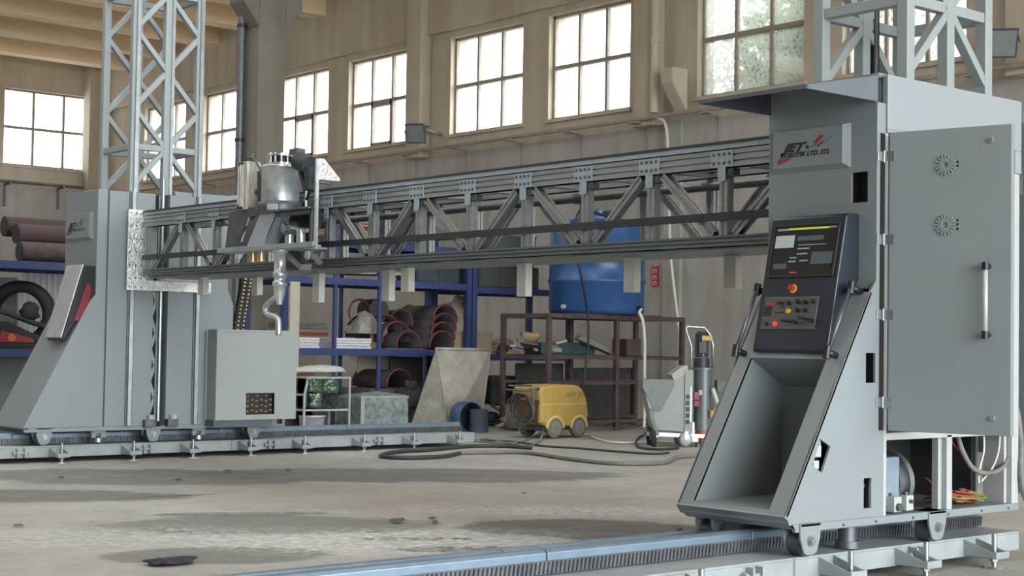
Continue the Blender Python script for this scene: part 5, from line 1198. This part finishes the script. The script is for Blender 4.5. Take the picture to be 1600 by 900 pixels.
for y in (-.17,.26):
    arch = []
    for k in range(13):
        a = math.pi*k/12; arch.append((Wd/2-.01, y-.145*math.cos(a), .125+.145*math.sin(a)))
    build(MB().tube(arch,.022,n=8), 'wheel_arch', mat('yellow_arch',(.62,.47,.20),.5), bd)
    for sx in (1,-1):
        x = sx*(Wd/2-.03)
        wh = build(MB().lathe([(.0,-.035),(.09,-.035),(.125,-.03),(.132,0),(.125,.03),(.09,.035),(.0,.035)], (x,y,.132), (1,0,0), n=28), 'wheel', mat('dusty_tyre',(.17,.155,.13),.8,var=.3) if (y < 0 and sx > 0) else bpy.data.materials['dusty_tyre'], wa)
        h = MB().cyl((x+sx*.035,y,.132),(x+sx*.042,y,.132),.085,n=22)
        for q in range(6): a = q*math.pi/3; h.cyl((x+sx*.042,y+.05*math.cos(a),.132+.05*math.sin(a)),(x+sx*.05,y+.05*math.cos(a),.132+.05*math.sin(a)),.015,n=8)
        h.cyl((x+sx*.04,y,.132),(x+sx*.06,y,.132),.022,n=12); build(h, 'hub', mat('dusty_hub',(.24,.22,.19),.7) if 'dusty_hub' not in bpy.data.materials else bpy.data.materials['dusty_hub'], wh)
build(MB().cyl((-Wd/2+.04,-.17,.132),(Wd/2-.04,-.17,.132),.015).cyl((-Wd/2+.04,.26,.132),(Wd/2-.04,.26,.132),.015).box((-Wd/2+.06,-.35,.10),(Wd/2-.06,.38,.15)), 'chassis', STEEL_D, wa)
c = MB(); rr = random.Random(3)
for k in range(7):
    r0 = .11+.017*k; o_ = Vector((.02+rr.uniform(-.03,.05),-.50-.012*k,.36+rr.uniform(-.02,.02)))
    c.tube([o_+Vector((r0*math.cos(a)*1.1,rr.uniform(-.012,.012),r0*math.sin(a))) for a in [q*2*math.pi/22 for q in range(22)]],.012,n=6,closed=True)
build(c, 'hose_reel', mat('hose_grey',(.07,.07,.065),.5), wa)
build(MB().tube([(-.18,-.44,.60),(-.18,-.62,.60),(.18,-.62,.60),(.20,-.44,.62)],.013,n=8,spline=3).tube([(.22,-.44,.62),(.24,-.55,.60),(.24,-.56,.40),(.20,-.50,.22)],.018,n=8,spline=4).tube([(.05,-.40,.655),(.05,-.62,.655),(.05,-.80,.66)],.010,n=8), 'lance_and_handle', STEEL_D, wa)
wa.location = (-13.96, 12.47, 0); wa.scale = (.95,.95,.95); wa.rotation_euler = (0,0,math.radians(4))

# ------------------------------------------------------------------ plaster mixing pump on wheels (local: viewed face +X, runs along Y)
mp = thing('mixing_pump', (0,0,0), 'grey wheeled mixing pump with hopper, motor and orange tube', 'mixing pump')
CG = mat('pump_grey', (.29,.31,.29), .5, var=.06); CG2 = mat('pump_grey_dark', (.17,.195,.195), .5, var=.1)
m = MB().prism([(.20,-.40,.80),(.20,.02,.80),(.20,.02,.72),(.20,-.16,.42),(.20,-.24,.42),(.20,-.40,.70)], (-.40,0,0)); build(m, 'hopper', CG2, mp, bevel=.006)
m = MB().prism([(.19,-.24,.20),(.19,.16,.18),(.19,.16,.86),(.19,.0,.78),(.19,-.22,.44),(.19,-.30,.62),(.19,-.36,.62)], (-.38,0,0)); build(m, 'body', CG, mp, bevel=.006)
m = MB().prism([(.195,-.02,.86),(.195,.14,.97),(.195,.20,.97),(.195,.20,.88),(.195,.02,.78)], (-.39,0,0)); build(m, 'control_lid', mat('lid_grey',(.36,.37,.34),.5), mp, bevel=.006)
cp = build(MB().box((.12,.16,.16),(.21,.27,.92)), 'control_panel', CG, mp, bevel=.006)
for k in range(5): build(MB().cyl((.21,.20,.30+.075*k),(.225,.20,.30+.075*k),.022,n=12).box((.21,.175,.275+.075*k),(.214,.225,.325+.075*k)), 'switch', BLACK, cp)
build(MB().box((.21,.235,.30),(.216,.25,.72)), 'side_trim', STEEL, cp)
tu = build(MB().cyl((.0,.44,.20),(.0,.44,.92),.115,n=26).cyl((.0,.44,.92),(.0,.44,.945),.16,n=26), 'mixing_tube', mat('tube_grey',(.17,.19,.20),.4,.3), mp, bevel=.004)
build(MB().cyl((.03,.46,.03),(.02,.45,.20),.085,.095,n=22), 'pump_stator', mat('dull_orange',(.50,.13,.05),.5,var=.3), mp, bevel=.006)
mo = build(MB().cyl((0,.42,.945),(0,.42,1.06),.105,n=22).cyl((0,.42,1.07),(0,.42,1.34),.085,n=20).cyl((0,.42,1.34),(0,.42,1.38),.10,.06,n=20).box((.05,.36,1.12),(.14,.46,1.26)), 'motor', mat('motor_black',(.03,.035,.04),.45,var=.4), mp, bevel=.004)
m = MB()
for k in range(12): a = k*math.pi/6; m.bar((.085*math.cos(a),.42+.085*math.sin(a),1.09),(.085*math.cos(a),.42+.085*math.sin(a),1.32),.012,.02,up=(math.cos(a),math.sin(a),0))
build(m, 'cooling_fins', STEEL_D, mo)['kind'] = 'stuff'
build(MB().box((.04,.40,1.27),(.125,.54,1.33)), 'yellow_tag', YEL, mo, bevel=.004)
build(MB().tube([(.06,.27,.50),(.06,.27,1.20),(.06,.19,1.40),(.06,.21,1.435),(.06,.44,1.43),(.06,.52,1.34),(.06,.56,1.22),(.06,.56,.93)],.016,n=10), 'push_handle', STEEL, mp)
build(MB().box((.12,.29,.56),(.18,.36,.66)).box((.12,.29,.48),(.18,.36,.555)), 'red_socket', RED, mp, bevel=.006)
build(MB().cyl((.17,.375,.62),(.17,.375,.68),.03,n=12), 'white_plug', WHITE, mp)
build(MB().box((-.02,.60,.66),(.16,.86,.80)), 'side_box', mat('box_slate',(.09,.11,.125),.5), mp, bevel=.006)
build(MB().bar((.0,.50,.60),(.0,.62,.68),.04,.04).tube([(.13,.55,.70),(.15,.60,.55),(.13,.63,.48),(.12,.56,.36)],.03,n=10,spline=4), 'water_fittings', mat('fitting_white',(.52,.53,.50),.4), mp)
build(MB().cyl((.13,.54,.36),(.13,.54,.44),.035,n=12).cyl((.13,.585,.44),(.13,.585,.47),.03,n=10), 'yellow_valve', YEL, mp)
build(MB().tube([(.20,-.28,.44),(.24,-.29,.36),(.235,-.24,.22),(.23,-.20,.14)],.03,n=10,spline=5), 'drain_hose', CG2, mp)
build(MB().bar((.16,-.30,.15),(.16,.46,.13),.05,.05).bar((-.16,-.30,.15),(-.16,.46,.13),.05,.05).bar((.16,-.30,.15),(-.16,-.30,.15),.05,.05).bar((.16,.30,.06),(.16,.30,.16),.11,.04).box((.13,.20,.0+.06),(.20,.30,.30)), 'chassis', STEEL, mp, bevel=.004)
for x in (.22,-.22):
    w_ = build(MB().lathe([(.0,-.035),(.08,-.035),(.115,-.03),(.12,0),(.115,.03),(.08,.035),(.0,.035)], (x*.8,-.24,.12), (.25,1,0), n=26), 'rear_wheel', RUBBER, mp)
    build(MB().cyl((x*.8,-.29,.12),(x*.8,-.19,.12),.04,n=14), 'hub', STEEL, w_)
    for y in (.18,):
        w_ = build(MB().lathe([(.0,-.025),(.065,-.025),(.085,-.02),(.09,0),(.085,.02),(.065,.025),(.0,.025)], (x*.9,y,.09), (1,0,0), n=24), 'caster_wheel', mat('caster_grey',(.30,.31,.31),.4,.4) if 'caster_grey' not in bpy.data.materials else bpy.data.materials['caster_grey'], mp)
        build(MB().box((x*.9-.04,y-.02,.09),(x*.9-.032,y+.03,.19)).box((x*.9+.032,y-.02,.09),(x*.9+.04,y+.03,.19)), 'caster_fork', STEEL, w_)
build(MB().cyl((.12,.42,.0),(.12,.42,.06),.05,n=14).cyl((.12,.36,.0),(.12,.36,.05),.035,n=12), 'outlet_coupling', STEEL_D, mp)
_p = U(1046,697,z=0); mp.location = (_p.x,_p.y,0); mp.rotation_euler = (0,0,math.radians(-36)); mp.scale = (.8,.84,.93)

# ------------------------------------------------------------------ hoses on the floor
def fl(pts, r): 
    out = []
    for q in pts:
        p = U(q[0],q[1],z=r); out.append((p.x,p.y,r+(q[2] if len(q) > 2 else 0)))
    return out
def hose(pts, r, m, label, name='hose'):
    P = fl(pts, r); o = build(MB().tube(P, r, n=10, spline=8), name, m, loc=(P[0][0],P[0][1],0)); return tag(o, label, 'hose')
hose([(1150,705),(1120,711),(1060,714),(1035,723),(960,724),(890,717),(820,707),(760,707),(718,708)], .020, HOSE, 'thick grey hose snaking from the mixing pump across the floor')
hose([(718,708),(690,713),(640,715),(605,714),(596,711),(620,706),(680,702),(735,697),(790,697),(830,700)], .021, HOSED, 'thick dark hose making the left loop on the floor')
hose([(735,688),(800,690),(850,697),(900,700),(960,705),(1020,709),(1045,707)], .012, HOSED, 'thin dark hose lying between the washer and the mixing pump')
hose([(922,682),(950,690),(985,692),(1030,690),(1060,692)], .014, PVC, 'pale hose from the right end of the washer to the pump')
hose([(850,681,.10),(845,677),(815,690),(790,692),(752,690),(720,688)], .011, HOSE, 'thin grey hose trailing left from the washer reel')
hose([(849,683,.08),(842,690),(825,697),(790,692),(760,686),(745,689)], .013, HOSE, 'second thin hose tangled on the floor beside the rail end')
hose([(1016,690,.1),(1000,683),(994,692),(1000,699),(1030,702),(1060,700)], .015, HOSED, 'dark cable looping from the front wheel of the mixing pump', 'cable')
p = U(268,881,z=.0); m = MB(); 
rg = build(MB().blob((0,0,.012),(.075,.12,.022),4,.35,17,flat=0).blob((.03,-.07,.012),(.05,.05,.028),3,.3,18,flat=0), 'rag', mat('dark_rag',(.025,.022,.035),.9,var=.5), loc=(0,0,0)); rg.location = (p.x,p.y,0); tag(rg, 'small dark crumpled rag on the floor at the lower left', 'rag')
ps = [(620,817,.035),(676,812,.022),(357,738,.028),(451,736,.022),(360,704,.03),(30,823,.02),(278,751,.02),(95,748,.02),(680,818,.018),(1062,829,.02),(1010,856,.015),(820,771,.012)]
for i, (px, py, r_) in enumerate(ps):
    p = U(px,py,z=0); o = build(MB().blob((0,0,r_*.4),(r_,r_*1.4,r_*.5),2,.35,40+i,flat=0), 'floor_crumb', mat('crumb',(.10,.095,.085),.9) if i == 0 else bpy.data.materials['crumb'], loc=(0,0,0)); o.location = (p.x,p.y,0)
    tag(o, 'small dark crumb of dirt on the concrete floor', 'crumb', 'dirt crumbs on the floor')

# repeats of one kind share a group
for base, g in {'gantry_machine':'twin gantry machines', 'rail_track':'rail tracks under the machines', 'storage_rack':'blue racks along the wall', 'fabric_roll':'rolls on the left rack',
                'foam_sheet_stack':'foam sheet stacks on the rack', 'floodlight':'floodlights on the back wall', 'wall_pipe':'pipes on wall brackets', 'drain_pipe':'drain pipes', 'hose':'hoses on the floor',
                'board_pile':'board piles on the racks', 'scrap_pile':'scrap heaps', 'cardboard_box':'cardboard boxes on the rack', 'cloth_sack':'beige sacks on the rack', 'metal_box':'dark metal boxes on the racks',
                'leaning_panel':'beige panels under the shelf', 'grey_board':'grey-green boards at the left rack', 'shade_sheet':'added dark sheets for shade behind the stand'}.items():
    for o in bpy.data.objects:
        if o.parent is None and o.name.split('.')[0] == base and 'label' in o and 'group' not in o: o['group'] = g
